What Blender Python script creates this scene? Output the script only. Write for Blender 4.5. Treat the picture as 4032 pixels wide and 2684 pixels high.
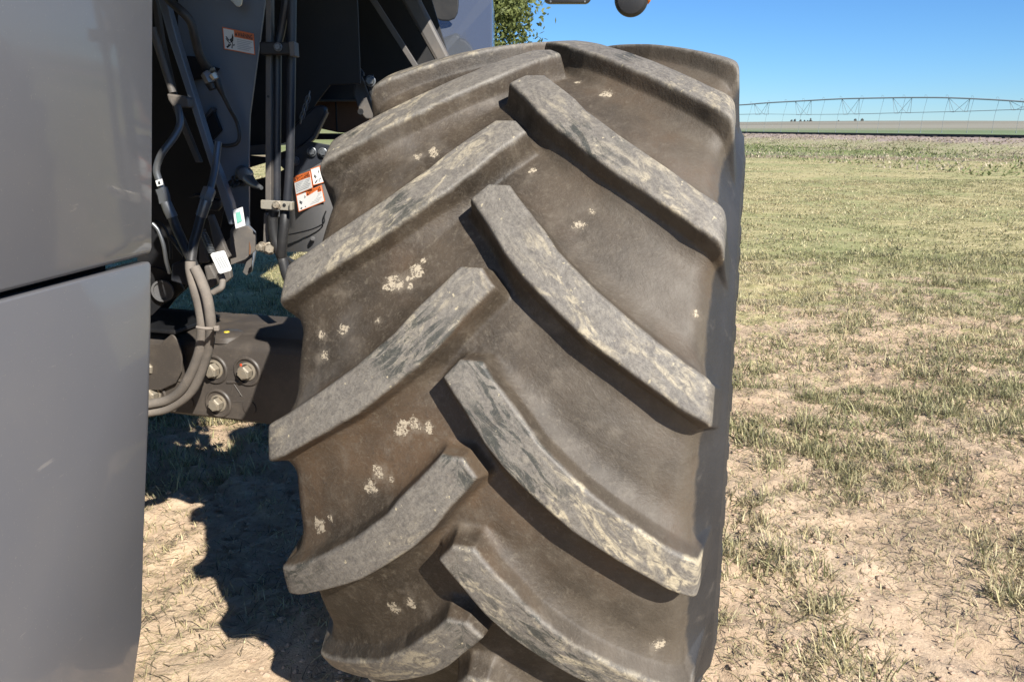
import bpy, math, random
import numpy as np
from mathutils import Vector, Matrix
random.seed(7); rng=np.random.default_rng(11)
R_=math.radians
for o in list(bpy.data.objects): bpy.data.objects.remove(o)
sc=bpy.context.scene; COL=sc.collection

# ---------------------------------------------------------------- camera, sky, sun, exposure
PITCH=0.2686; CAMZ=1.4235; FPX=3059.0; PW,PH=4032,2684
cam=bpy.data.cameras.new('camera'); co=bpy.data.objects.new('camera',cam); COL.objects.link(co)
co.location=(0,0,CAMZ); co.rotation_euler=(math.pi/2-PITCH,0,0)
cam.sensor_fit='HORIZONTAL'; cam.sensor_width=36; cam.lens=36*FPX/PW; cam.clip_start=.05; cam.clip_end=9000
sc.camera=co
SUN_AZ,SUN_EL=R_(148),R_(36.8)
sund=Vector((math.sin(SUN_AZ)*math.cos(SUN_EL),math.cos(SUN_AZ)*math.cos(SUN_EL),math.sin(SUN_EL)))
w=bpy.data.worlds.new('World'); sc.world=w; w.use_nodes=True
nt=w.node_tree; bg=nt.nodes['Background']; sky=nt.nodes.new('ShaderNodeTexSky')
sky.sky_type='NISHITA'; sky.sun_disc=False; sky.sun_elevation=SUN_EL; sky.sun_rotation=SUN_AZ
sky.air_density=1.0; sky.dust_density=0.; sky.ozone_density=10; sky.altitude=600
tint=nt.nodes.new('ShaderNodeMix'); tint.data_type='RGBA'; tint.blend_type='MULTIPLY'; tint.inputs[0].default_value=1; tint.inputs[7].default_value=(.98,1.20,1.33,1)
nt.links.new(sky.outputs[0],tint.inputs[6]); nt.links.new(tint.outputs[2],bg.inputs[0]); bg.inputs[1].default_value=0.057
sl=bpy.data.lights.new('sun','SUN'); so=bpy.data.objects.new('sun',sl); COL.objects.link(so)
sl.energy=5.0; sl.angle=R_(.53); sl.color=(1,.955,.88)
so.rotation_euler=sund.to_track_quat('Z','Y').to_euler(); so.location=(3,-6,8)
vs=sc.view_settings; vs.view_transform='Standard'; vs.look='None'; vs.gamma=1; vs.exposure=0.90
sc.render.engine='CYCLES'; sc.cycles.diffuse_bounces=1; sc.cycles.max_bounces=6

# ---------------------------------------------------------------- layout helpers
cp,sp=math.cos(PITCH),math.sin(PITCH); CAM=Vector((0,0,CAMZ))
def ray(x,y):
    a=(x-PW/2)/FPX; v=(y-PH/2)/FPX
    return Vector((a,cp-v*sp,-sp-v*cp))
def at(x,y,Y):                        # a world point on the plane Y=const
    d=ray(x,y); return CAM+d*(Y/d.y)
def onp(x,y,P0,n):                    # a world point on a plane
    d=ray(x,y); return CAM+d*((Vector(P0)-CAM).dot(n)/d.dot(n))

class MB:
    def __init__(s): s.v=[]; s.f=[]
    def add(s,vs_,fs):
        b=len(s.v); s.v+= [tuple(p) for p in vs_]; s.f+=[tuple(b+i for i in f) for f in fs]; return s
    def box(s,c,size,rot=None):
        h=Vector(size)/2; m=rot or Matrix.Identity(3); c=Vector(c)
        vs_=[c+m@Vector((x*h.x,y*h.y,z*h.z)) for x in(-1,1) for y in(-1,1) for z in(-1,1)]
        return s.add(vs_,[(0,1,3,2),(4,6,7,5),(0,4,5,1),(2,3,7,6),(0,2,6,4),(1,5,7,3)])
    def prism(s,pts,off):             # polygon extruded by a vector
        pts=[Vector(p) for p in pts]; off=Vector(off); n=len(pts)
        return s.add(pts+[p+off for p in pts],[tuple(range(n)),tuple(range(2*n-1,n-1,-1))]+[(i,i+n,(i+1)%n+n,(i+1)%n) for i in range(n)])
    def tube(s,pts,r,seg=10,smooth=6,caps=True):
        P=[Vector(p) for p in pts]
        rs=list(r) if hasattr(r,'__len__') else [r]*len(P)
        if smooth and len(P)>2:
            Q=[];q=[]
            for i in range(len(P)-1):
                p0=P[max(i-1,0)];p1=P[i];p2=P[i+1];p3=P[min(i+2,len(P)-1)]
                for k in range(smooth):
                    t=k/smooth
                    Q.append(.5*((2*p1)+(p2-p0)*t+(2*p0-5*p1+4*p2-p3)*t*t+(3*p1-p0-3*p2+p3)*t**3)); q.append(rs[i]*(1-t)+rs[i+1]*t)
            Q.append(P[-1]); q.append(rs[-1]); P,rs=Q,q
        n=len(P); vs_=[]; T=(P[1]-P[0]).normalized(); up=Vector((0,0,1)) if abs(T.z)<.9 else Vector((0,1,0))
        N=T.cross(up).normalized()
        for i in range(n):
            T=(P[min(i+1,n-1)]-P[max(i-1,0)]).normalized()
            N=(N-T*N.dot(T)).normalized(); B=T.cross(N)
            vs_+=[P[i]+(N*math.cos(a)+B*math.sin(a))*rs[i] for a in [2*math.pi*k/seg for k in range(seg)]]
        fs=[(i*seg+k,i*seg+(k+1)%seg,(i+1)*seg+(k+1)%seg,(i+1)*seg+k) for i in range(n-1) for k in range(seg)]
        if caps: fs+=[tuple(range(seg-1,-1,-1)),tuple((n-1)*seg+k for k in range(seg))]
        return s.add(vs_,fs)
    def lathe(s,c,ax,prof,seg=24,ph=0):   # prof: (radius, distance along axis)
        c=Vector(c); ax=Vector(ax).normalized(); t=Vector((0,0,1)) if abs(ax.z)<.9 else Vector((0,1,0))
        N=ax.cross(t).normalized(); B=ax.cross(N); n=len(prof)
        vs_=[c+ax*h+(N*math.cos(2*math.pi*k/seg+ph)+B*math.sin(2*math.pi*k/seg+ph))*max(r,1e-4) for r,h in prof for k in range(seg)]
        fs=[(i*seg+k,i*seg+(k+1)%seg,(i+1)*seg+(k+1)%seg,(i+1)*seg+k) for i in range(n-1) for k in range(seg)]
        return s.add(vs_,fs)
    def build(s,name,mat,parent=None,smooth=None,bevel=0):
        me=bpy.data.meshes.new(name); me.from_pydata(s.v,[],s.f); me.update()
        o=bpy.data.objects.new(name,me); COL.objects.link(o)
        import bmesh
        bm=bmesh.new(); bm.from_mesh(me); bmesh.ops.recalc_face_normals(bm,faces=bm.faces)
        if bevel:
            es=[e for e in bm.edges if len(e.link_faces)==2 and e.calc_face_angle(0)>.5]
            bmesh.ops.bevel(bm,geom=es,offset=bevel,segments=2,profile=.5,affect='EDGES',clamp_overlap=True)
        if smooth is not None:
            for f in bm.faces: f.smooth=True
            for e in bm.edges:
                if len(e.link_faces)==2 and e.calc_face_angle(0)>smooth: e.smooth=False
        bm.to_mesh(me); bm.free()
        me.materials.append(mat)
        if parent is not None: put(o,parent)
        return o
def wloc(o):
    v=Vector((0,0,0))
    while o is not None: v=v+o.location; o=o.parent
    return v
def put(o,parent):
    l=wloc(parent); o.parent=parent; o.location=-l
def tag(o,label=None,cat=None,group=None,kind=None):
    for k,v in (('label',label),('category',cat),('group',group),('kind',kind)):
        if v: o[k]=v
    return o
def empty(name,loc):
    o=bpy.data.objects.new(name,None); COL.objects.link(o); o.location=loc; o.empty_display_size=.2; return o
def npmesh(name,V,F,mat,smooth=False):    # V (n,3), F (m,k) constant k
    me=bpy.data.meshes.new(name); k=F.shape[1]
    me.vertices.add(len(V)); me.vertices.foreach_set('co',V.astype(np.float32).ravel())
    me.loops.add(F.size); me.loops.foreach_set('vertex_index',F.astype(np.int32).ravel())
    me.polygons.add(len(F)); me.polygons.foreach_set('loop_start',np.arange(0,F.size,k,dtype=np.int32))
    try: me.polygons.foreach_set('loop_total',np.full(len(F),k,dtype=np.int32))
    except Exception: pass
    me.polygons.foreach_set('use_smooth',np.full(len(F),smooth,dtype=bool))
    me.update(calc_edges=True); me.validate()
    me.materials.append(mat)
    o=bpy.data.objects.new(name,me); COL.objects.link(o); return o
def pattr(o,name,arr,typ='FLOAT'):
    a=o.data.attributes.new(name,typ,'POINT')
    a.data.foreach_set({'FLOAT':'value','FLOAT_VECTOR':'vector','FLOAT_COLOR':'color'}[typ],np.asarray(arr,dtype=np.float32).ravel())

_lat=np.random.default_rng(5).random((256,256))
def vnoise(x,y,sc_=1.,seed=0):
    x=np.asarray(x)*sc_+seed*17.3+1000; y=np.asarray(y)*sc_+seed*31.7+1000
    xi=np.floor(x).astype(int); yi=np.floor(y).astype(int); fx=x-xi; fy=y-yi
    fx=fx*fx*(3-2*fx); fy=fy*fy*(3-2*fy)
    a=_lat[xi%256,yi%256]; b=_lat[(xi+1)%256,yi%256]; c=_lat[xi%256,(yi+1)%256]; d=_lat[(xi+1)%256,(yi+1)%256]
    return (a*(1-fx)+b*fx)*(1-fy)+(c*(1-fx)+d*fx)*fy
def fbm(x,y,s,oct=4,seed=0):
    v=0;a=.5;t=0
    for i in range(oct): v=v+a*vnoise(x,y,s*2**i,seed+i*3);t+=a;a*=.5
    return v/t

# ---------------------------------------------------------------- materials
class NT:
    def __init__(s,name):
        s.m=bpy.data.materials.new(name); s.m.use_nodes=True; s.t=s.m.node_tree; s.b=s.t.nodes['Principled BSDF']
        s._oc=None
    def n(s,typ,**k):
        nd=s.t.nodes.new(typ)
        for a,v in k.items(): setattr(nd,a,v)
        return nd
    def set(s,sock,v):
        if isinstance(v,bpy.types.NodeSocket): s.t.links.new(v,sock)
        elif v is not None:
            if sock.type=='RGBA' and len(v)==3: v=(*v,1)
            sock.default_value=v
    def oc(s):
        if s._oc is None: s._oc=s.n('ShaderNodeTexCoord').outputs['Object']
        return s._oc
    def attr(s,name,out='Fac'):
        return s.n('ShaderNodeAttribute',attribute_name=name).outputs[out]
    def map(s,vec,scale=(1,1,1),rot=(0,0,0),loc=(0,0,0)):
        m=s.n('ShaderNodeMapping'); s.set(m.inputs[0],vec); m.inputs['Scale'].default_value=scale; m.inputs['Rotation'].default_value=rot; m.inputs['Location'].default_value=loc
        return m.outputs[0]
    def noise(s,scale,detail=4,rough=.55,vec=None,dist=0):
        m=s.n('ShaderNodeTexNoise'); s.set(m.inputs['Vector'],vec if vec is not None else s.oc())
        m.inputs['Scale'].default_value=scale; m.inputs['Detail'].default_value=detail; m.inputs['Roughness'].default_value=rough; m.inputs['Distortion'].default_value=dist
        return m.outputs['Fac']
    def vor(s,scale,vec=None,feature='F1',out='Distance'):
        m=s.n('ShaderNodeTexVoronoi',feature=feature); s.set(m.inputs['Vector'],vec if vec is not None else s.oc()); m.inputs['Scale'].default_value=scale
        return m.outputs[out]
    def ss(s,v,a,b,lo=0.,hi=1.):
        m=s.n('ShaderNodeMapRange',interpolation_type='SMOOTHSTEP'); s.set(m.inputs[0],v)
        for i,x in enumerate((a,b,lo,hi)): m.inputs[i+1].default_value=x
        return m.outputs[0]
    def math(s,op,a,b=None,clamp=False):
        m=s.n('ShaderNodeMath',operation=op,use_clamp=clamp); s.set(m.inputs[0],a)
        if b is not None: s.set(m.inputs[1],b)
        return m.outputs[0]
    def mix(s,f,a,b,mode='MIX'):
        m=s.n('ShaderNodeMix',data_type='RGBA',blend_type=mode); s.set(m.inputs[0],f); s.set(m.inputs[6],a); s.set(m.inputs[7],b)
        return m.outputs[2]
    def bump(s,h,strength=.3,dist=.01,prev=None):
        m=s.n('ShaderNodeBump'); s.set(m.inputs['Height'],h); m.inputs['Strength'].default_value=strength; m.inputs['Distance'].default_value=dist
        if prev is not None: s.set(m.inputs['Normal'],prev)
        return m.outputs[0]
    def out(s,col=None,rough=None,metal=None,normal=None,spec=None,**k):
        b=s.b.inputs
        if col is not None: s.set(b['Base Color'],col)
        if rough is not None: s.set(b['Roughness'],rough)
        if metal is not None: s.set(b['Metallic'],metal)
        if normal is not None: s.set(b['Normal'],normal)
        if spec is not None: s.set(b['Specular IOR Level'],spec)
        for a,v in k.items(): s.set(b[a],v)
        return s.m
def paint(name,c,rough=.4,dirt=.35,dcol=(.2,.16,.12),bump=.05,spec=.5,metal=0,dscale=9):
    t=NT(name); d=t.math('MULTIPLY',t.ss(t.noise(dscale,6,.65),.42,.75),dirt)
    sp_=t.math('MULTIPLY',t.ss(t.noise(220,2),.62,.72),dirt*.8)
    f=t.math('ADD',d,sp_,True)
    col=t.mix(f,c,dcol)
    r=t.math('ADD',t.math('MULTIPLY',f,.4),rough,True)
    return t.out(col,r,metal,t.bump(t.noise(60,4),bump,.002),spec)
M_plate=paint('blue_grey_paint',(.125,.145,.175),.38,.2,(.12,.10,.085))
M_frame=paint('frame_paint',(.020,.023,.030),.42,.16,(.12,.10,.085))
M_frameL=paint('dusty_frame_paint',(.085,.078,.072),.55,.5,(.19,.155,.12))
M_axle=paint('axle_paint',(.058,.049,.042),.5,.45,(.15,.12,.09))
M_dark=paint('interior_paint',(.005,.0055,.007),.55,.2,(.05,.042,.035))  # near-black base also puts the bay's shade into the paint
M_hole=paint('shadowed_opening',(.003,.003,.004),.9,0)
M_rubber=paint('hose_rubber',(.02,.02,.021),.5,.35,(.11,.10,.085))
M_hose=paint('dusty_lit_hose',(.16,.14,.12),.75,.6,(.30,.25,.205),.3)  # dust, plus the lighter tone of the sunlit lower run painted in
M_steel=paint('tube_steel',(.15,.16,.17),.36,.4,(.16,.14,.12),metal=.5)
M_zinc=paint('zinc_plate',(.50,.46,.38),.35,.5,(.28,.23,.16),metal=.6,dscale=40)
M_boltm=paint('zinc_bolt',(.30,.265,.21),.55,.6,(.26,.2,.13),metal=.45,dscale=60)
M_shield=paint('shield_paint',(.105,.105,.108),.5,.3,(.2,.17,.14))
M_wood=paint('rusty_brown_steel',(.16,.075,.035),.7,.5,(.09,.06,.04))
M_white=paint('label_white',(.72,.72,.70),.45,.2,(.5,.45,.38))
M_orange=paint('label_orange',(.72,.16,.03),.45,.15)
M_ink=paint('label_ink',(.02,.02,.02),.5,0)
M_grey=paint('label_small_print',(.40,.41,.42),.5,0)
M_green=paint('label_green_print',(.18,.45,.36),.5,0)
M_yellow=paint('yellow_plug',(.65,.5,.03),.5,.3)
M_red=paint('red_mark',(.6,.07,.02),.5,.1)
M_black=paint('black_plastic',(.02,.02,.022),.45,.2,(.06,.055,.05))
M_lens=paint('orange_lens',(.8,.2,.02),.2,0)
def panel_mat():
    t=NT('panel_paint')
    d=t.ss(t.noise(3.2,5,.6),.35,.8); sc1=t.math('MULTIPLY',t.ss(t.noise(9,5,.7,t.map(t.oc(),(1,1,7),(.5,.0,.0))),.66,.70),.35)
    col=t.mix(t.math('MULTIPLY',d,.35),(.128,.127,.135),(.160,.150,.143))  # cool cloudy tint paints in a faint blue-purple reflection
    col=t.mix(sc1,col,(.3,.27,.24)); col=t.mix(t.math('MULTIPLY',t.ss(t.noise(300,1),.70,.76),.35),col,(.3,.27,.22))
    r=t.math('ADD',t.math('MULTIPLY',d,.07),.42)
    nb=t.bump(t.noise(1.7,3),.035,.02); nb=t.bump(t.noise(14,3),.05,.003,nb)
    return t.out(col,r,0,nb,.5,**{'Coat Weight':.42,'Coat Roughness':.07})
M_panel=panel_mat()
def body_mat():
    t=NT('body_paint'); return t.out(t.mix(t.noise(2),(.26,.29,.34),(.31,.34,.39)),.14,.75,t.bump(t.noise(2,2),.05,.02),.6,**{'Coat Weight':.6})
M_body=body_mat()

def tyre_mat():
    t=NT('tyre_rubber'); tv=t.attr('tread','Vector'); lug=t.attr('lug'); side=t.attr('side'); spl=t.attr('splat')
    n1=t.noise(5,8,.62); n2=t.noise(22,6,.65); n3=t.noise(160,3,.6); n4=t.noise(2.2,4,.6,t.map(t.oc(),loc=(3,1,7)))
    # stretched along the lug direction (tv = along, across, 0)
    st=t.noise(1,7,.68,t.map(tv,(30,62,1)),1.5); st2=t.noise(1,6,.62,t.map(tv,(9,24,1),loc=(5,3,0)),1.8); st3=t.noise(1,6,.7,t.map(tv,(14,55,1),loc=(9,8,2)),1.2)
    car=t.mix(t.ss(n1,.32,.68),(.021,.015,.009),(.068,.050,.033))
    car=t.mix(t.math('MULTIPLY',t.ss(n4,.50,.66),.7),car,(.108,.066,.036))
    car=t.mix(t.math('MULTIPLY',t.ss(n2,.50,.72),.5),car,(.125,.102,.076))
    car=t.mix(t.math('MULTIPLY',t.ss(st,.56,.74),.22),car,(.17,.14,.105))
    car=t.mix(t.math('MULTIPLY',t.ss(n3,.56,.70),.35),car,(.030,.026,.022))
    topc=t.mix(t.ss(st,.33,.66),(.122,.108,.092),(.190,.170,.142))
    topc=t.mix(t.math('MULTIPLY',t.ss(n3,.50,.64),.4),topc,(.078,.070,.062))
    ym=t.ss(t.noise(2.6,3,.5,t.map(t.oc(),loc=(7,2,2))),.40,.60)
    topc=t.mix(t.math('MULTIPLY',t.math('MULTIPLY',t.ss(st2,.46,.62),t.ss(st,.36,.56)),ym),topc,(.43,.365,.25))
    dk=t.math('MULTIPLY',t.ss(t.noise(4.3,3,.5,t.map(t.oc(),loc=(1,9,4))),.56,.66),t.ss(st3,.47,.57))
    topc=t.mix(t.math('MULTIPLY',dk,.9),topc,(.036,.038,.032))
    topc=t.mix(t.ss(t.noise(90,4),.66,.74),topc,(.42,.36,.24))
    fib=t.math('ABSOLUTE',t.math('SUBTRACT',t.noise(46,4,.62,None,2.2),.5))
    crack=t.math('SUBTRACT',1,t.ss(fib,.008,.045))
    topc=t.mix(t.math('MULTIPLY',crack,.28),topc,(.045,.043,.042))
    fib2=t.math('ABSOLUTE',t.math('SUBTRACT',t.noise(30,5,.65,t.map(t.oc(),loc=(4,4,1)),2.5),.5))
    topc=t.mix(t.math('MULTIPLY',t.math('SUBTRACT',1,t.ss(fib2,.006,.03)),.16),topc,(.30,.27,.21))
    car=t.mix(t.math('MULTIPLY',t.math('SUBTRACT',1,t.ss(fib2,.004,.022)),.25),car,(.15,.125,.095))
    n5=t.noise(3.1,5,.62,t.map(t.oc(),loc=(2,8,3)))
    car=t.mix(t.math('MULTIPLY',t.ss(n5,.55,.72),.45),car,(.135,.122,.108))
    car=t.mix(t.math('MULTIPLY',t.ss(t.noise(6,7,.68,t.map(t.oc(),loc=(12,1,5)),1.0),.52,.72),.45),car,(.036,.029,.022))
    car=t.mix(t.math('MULTIPLY',t.ss(t.noise(90,4,.7),.55,.70),.4),car,(.15,.125,.09))
    f=t.ss(t.math('ADD',lug,t.math('MULTIPLY',t.math('SUBTRACT',n2,.5),.35)),.80,1.0)
    car=t.mix(t.math('MULTIPLY',t.attr('dusty'),t.ss(n2,.25,.7,.35,.9)),car,(.094,.077,.057))  # right-half dust, with the sunlit side's lighter tone painted in
    col=t.mix(f,car,topc)
    sd=t.mix(t.ss(n1,.35,.7),(.021,.020,.020),(.034,.032,.031)); sd=t.mix(t.math('MULTIPLY',t.ss(n2,.55,.8),.35),sd,(.10,.09,.08))
    col=t.mix(t.ss(t.math('ADD',side,t.math('MULTIPLY',t.math('SUBTRACT',n2,.5),.35)),.42,.56),col,sd)
    sm=t.ss(t.math('ADD',t.math('MULTIPLY',spl,.42),t.math('MULTIPLY',t.noise(85,6,.75),.95)),.765,.835)
    sm=t.math('MULTIPLY',sm,t.ss(t.noise(190,3,.7),.40,.50))
    col=t.mix(t.math('MULTIPLY',t.ss(t.math('ADD',t.math('MULTIPLY',spl,.35),n2),.60,.95),.22),col,(.30,.25,.19))
    col=t.mix(t.math('MULTIPLY',sm,.85),col,(.43,.36,.26))
    uv=t.attr('uv','Vector'); sx=t.n('ShaderNodeSeparateXYZ'); t.set(sx.inputs[0],uv)
    car_only=t.math('SUBTRACT',1,t.ss(lug,.25,.6))
    wv=t.math('ADD',sx.outputs[0],t.math('MULTIPLY',t.math('SUBTRACT',t.noise(5,1),.5),.02))
    seam=t.math('MULTIPLY',t.math('SUBTRACT',1,t.ss(t.math('ABSOLUTE',t.math('SUBTRACT',wv,.004)),.0003,.0016)),car_only)
    col=t.mix(t.math('MULTIPLY',seam,.0),col,(.02,.017,.014))
    h=t.math('ADD',t.math('MULTIPLY',st,.7),t.math('MULTIPLY',n3,.5))
    nb=t.bump(h,.42,.0032); nb=t.bump(n2,.15,.006,nb); nb=t.bump(sm,.5,.0025,nb)
    return t.out(col,t.math('SUBTRACT',.66,t.math('MULTIPLY',n2,.12)),0,nb,.42)
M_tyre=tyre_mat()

def soil_mat():
    t=NT('soil'); cov=t.attr('cover'); zone=t.attr('zone','Color')
    n1=t.noise(1.3,6,.6); n2=t.noise(14,8,.7); n3=t.noise(70,6,.7); n4=t.noise(260,3,.7)
    soil=t.mix(t.ss(n1,.3,.7),(.45,.325,.215),(.55,.42,.29))
    soil=t.mix(t.math('MULTIPLY',t.ss(n2,.48,.7),.45),soil,(.33,.225,.15))
    soil=t.mix(t.math('MULTIPLY',t.ss(n3,.52,.68),.5),soil,(.27,.18,.115))
    soil=t.mix(t.math('MULTIPLY',t.ss(n4,.58,.7),.5),soil,(.56,.44,.32))
    # straw litter, drawn out sideways
    lit=t.noise(1,6,.75,t.map(t.oc(),(60,170,1)),2.0)
    soil=t.mix(t.math('MULTIPLY',t.ss(lit,.57,.66),.55),soil,(.52,.43,.26)); soil=t.mix(t.math('MULTIPLY',t.ss(t.noise(38,7,.75,None,1.5),.58,.68),.6),soil,(.17,.12,.08))
    g1=t.noise(1,7,.7,t.map(t.oc(),(2.2,5.5,1))); g2=t.noise(.35,5,.6)
    gr=t.mix(t.ss(g1,.35,.65),(.30,.27,.12),(.52,.44,.24)); gr=t.mix(t.math('MULTIPLY',t.ss(g2,.42,.6),.6),gr,(.22,.25,.10))
    f=t.ss(t.math('ADD',cov,t.math('MULTIPLY',t.math('SUBTRACT',t.noise(3.2,7,.7),.5),1.3)),.45,.62)
    col=t.mix(f,soil,gr)
    col=t.mix(t.attr('zw'),col,t.mix(t.ss(t.noise(.02,5,.6,t.map(t.oc(),(1,5,1))),.3,.7),zone,t.mix(.35,zone,(.3,.27,.2))))
    h=t.math('ADD',t.math('MULTIPLY',n2,.5),t.math('MULTIPLY',n3,.4))
    nb=t.bump(h,.8,.02); nb=t.bump(n4,.4,.004,nb)
    return t.out(col,.95,0,nb,.15)
M_soil=soil_mat()
def grass_mat(name):
    t=NT(name); c=t.attr('col','Color')
    m=t.out(c,.6,0,None,.25)
    # thin blades let some light through
    tr=t.n('ShaderNodeBsdfTranslucent'); t.set(tr.inputs[0],c); mx=t.n('ShaderNodeMixShader'); mx.inputs[0].default_value=.3
    t.t.links.new(t.b.outputs[0],mx.inputs[1]); t.t.links.new(tr.outputs[0],mx.inputs[2]); t.t.links.new(mx.outputs[0],t.t.nodes['Material Output'].inputs[0])
    return m
M_grass=grass_mat('grass_blades'); M_leaf=grass_mat('tree_leaves')
M_clod=NT('dirt_clod'); M_clod=M_clod.out(M_clod.mix(M_clod.noise(30,4),(.32,.22,.15),(.5,.37,.26)),.95)
M_bark=NT('bark'); M_bark=M_bark.out(M_bark.mix(M_bark.noise(12,5),(.12,.09,.07),(.24,.2,.16)),.9)
M_ballast=NT('ballast_stone'); _g=M_ballast.n('ShaderNodeNewGeometry'); _s=M_ballast.n('ShaderNodeSeparateXYZ'); M_ballast.set(_s.inputs[0],_g.outputs['Position'])
_h=M_ballast.ss(M_ballast.math('ADD',_s.outputs[2],M_ballast.math('MULTIPLY',M_ballast.math('SUBTRACT',M_ballast.noise(.6,5,.7),.5),.9)),.40,.66)
M_ballast=M_ballast.out(M_ballast.mix(_h,M_ballast.mix(M_ballast.noise(.9,5,.7),(.22,.235,.10),(.46,.38,.23)),M_ballast.mix(M_ballast.noise(5,4),(.27,.205,.165),(.43,.34,.285))),.9,0,M_ballast.bump(M_ballast.vor(7),.4,.02))
M_rail=paint('rail_steel',(.02,.016,.014),.6,.3)
M_galv=paint('galvanised_pipe',(.19,.22,.24),.5,.2)

# ---------------------------------------------------------------- ground
def axis(a,b,st,lo,hi,gr):
    c=list(np.arange(a,b,st)); s_=st; x=b
    while x<hi: c.append(x); s_*=gr; x+=s_
    c.append(hi); s_=st; x=a-st
    while x>lo: c.insert(0,x); s_*=gr; x-=s_
    c.insert(0,lo); return np.array(c)
def ground_h(x,y):
    near=np.exp(-np.maximum(0,np.hypot(x,y)-5)/5.)
    h=(fbm(x,y,1.4,3,1)-.5)*.07*np.exp(-np.hypot(x,y)/40)
    cl=np.clip((fbm(x,y,9,4,4)-.44)*3.2,0,1)
    h=h+near*(cl*.022+(fbm(x,y,30,3,9)-.5)*.036*(.4+1.2*vnoise(x,y,1.1,44)))
    dip=np.exp(-((x-1.35+.25*(y-2.0))/.16)**2)*np.exp(-((y-1.9)/.9)**2)
    h=h-dip*.05*near
    D=np.hypot(x,y)
    far=np.clip((D-700)/1700,0,1); far=far*far*(3-2*far)
    h=h+far*(5+16*fbm(x+900,y,.0011,3,7))
    return h
gx=axis(-2.6,4.6,.024,-4200,4200,1.045); gy=axis(.7,5.6,.024,-3000,4200,1.045)
GX,GY=np.meshgrid(gx,gy); GZ=ground_h(GX,GY); D=np.hypot(GX,GY)
nx,ny=len(gx),len(gy); idx=np.arange(nx*ny).reshape(ny,nx)
F=np.stack([idx[:-1,:-1],idx[:-1,1:],idx[1:,1:],idx[1:,:-1]],-1).reshape(-1,4)
gnd=npmesh('ground',np.stack([GX,GY,GZ],-1).reshape(-1,3),F,M_soil,True); tag(gnd,kind='structure')
def cover(x,y):
    D=np.hypot(x,y)
    c=np.clip(.27+.65*(1-np.exp(-np.maximum(0,D-1.9)/4.5)),0,1)+(fbm(x,y,.55,3,21)-.5)*.55
    return c+.30*np.exp(-((x+.9)/.7)**2)*np.clip((y-4.0)/.8,0,1)*(D<9)
pattr(gnd,'cover',cover(GX,GY)-.42*np.exp(-D/4.5))
# far zones: green crop beyond the track, pale rangeland after it
RA=np.array([24.3,75.]); RB=np.array([29.7,45.])         # two points of the track line
rd=(RB-RA)/np.linalg.norm(RB-RA); rn=np.array([-rd[1],rd[0]]); rn=rn if rn@np.array([1,1])>0 else -rn
def track_d(x,y): return (x-RA[0])*rn[0]+(y-RA[1])*rn[1]
TD=track_d(GX,GY)
sstep_=lambda d:np.clip((d-300)/500,0,1)
zone=np.zeros((ny,nx,4)); zone[...,3]=1
bands=fbm(GX*.25,GY,.006,4,33); bands=bands+1.1*(fbm(GX*.12,GY,.010,3,35)-.5)*sstep_(D)
green=np.array([.12,.175,.075]); tan=np.array([.225,.21,.165]); olive=np.array([.20,.215,.13]); brown=np.array([.26,.19,.13])
def sstep(x,a,b): t=np.clip((x-a)/(b-a),0,1); return t*t*(3-2*t)
z=green*(1-sstep(D,330,460))[...,None]+olive*(sstep(D,330,460)*(1-sstep(D,700,900)))[...,None]+tan*sstep(D,700,900)[...,None]
z=z*(0.75+.5*bands[...,None])
vg0=(sstep(D,38.5,40)*(1-sstep(D,43,45)))[...,None]; z=z*(1-vg0)+np.array([.24,.17,.11])*vg0
vg=(sstep(D,43,47)*(1-sstep(TD,0,8)))[...,None]; vcol=np.array([.17,.20,.07])*(.7+.6*fbm(GX,GY,.4,3,3)[...,None])
zone[...,:3]=z*(1-vg)+vcol*vg
zwt=np.maximum(sstep(TD,2,10)*sstep(D,45,60),sstep(D,38,41)*.85)
pattr(gnd,'zone',zone,'FLOAT_COLOR'); pattr(gnd,'zw',zwt)

# ---------------------------------------------------------------- railway embankment
def lp(s_,off,z): p=RA+rd*s_+rn*off; return (p[0],p[1],z)
BZ=.80
S0,S1=-150,62; ns=160
prof=[(-7.2,-.12),(-6.,.02),(-1.3,BZ-.05),(-.9,BZ),(2.0,BZ),(3.8,-.1)]
b=MB(); vs_=[]
for i in range(ns+1):
    s_=S0+(S1-S0)*i/ns
    for o_,z_ in prof: vs_.append(lp(s_,o_+(random.random()-.5)*.12,z_+(random.random()-.5)*.05*(z_>0)))
n=len(prof); b.add(vs_,[(i*n+k,i*n+k+1,(i+1)*n+k+1,(i+1)*n+k) for i in range(ns) for k in range(n-1)])
bal=b.build('ballast_embankment',M_ballast,smooth=.5); tag(bal,kind='structure')
trk=empty('railway_track',lp(0,0,BZ)); tag(trk,'dark steel railway rails running along the top of the pinkish gravel bank','railway track')
for off in (-.55,.9):
    m=MB()
    for a,c,zz in ((.035,.02,.155),(.01,.13,.09),(.07,.02,.03)):
        P=[lp(S0,off-a,BZ+zz-c/2),lp(S1,off-a,BZ+zz-c/2),lp(S1,off+a,BZ+zz-c/2),lp(S0,off+a,BZ+zz-c/2)]
        m.prism(P,(0,0,c))
    m.build('rail',M_rail,trk)
m=MB()
for i in range(90):
    s_=-60+i*1.2; p=Vector(lp(s_,.17,BZ+.01)); ang=math.atan2(rn[1],rn[0]); m.box(p,(2.3,.24,.08),Matrix.Rotation(ang,3,'Z'))
m.build('sleepers',M_rail,trk)['kind']='stuff'

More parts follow.
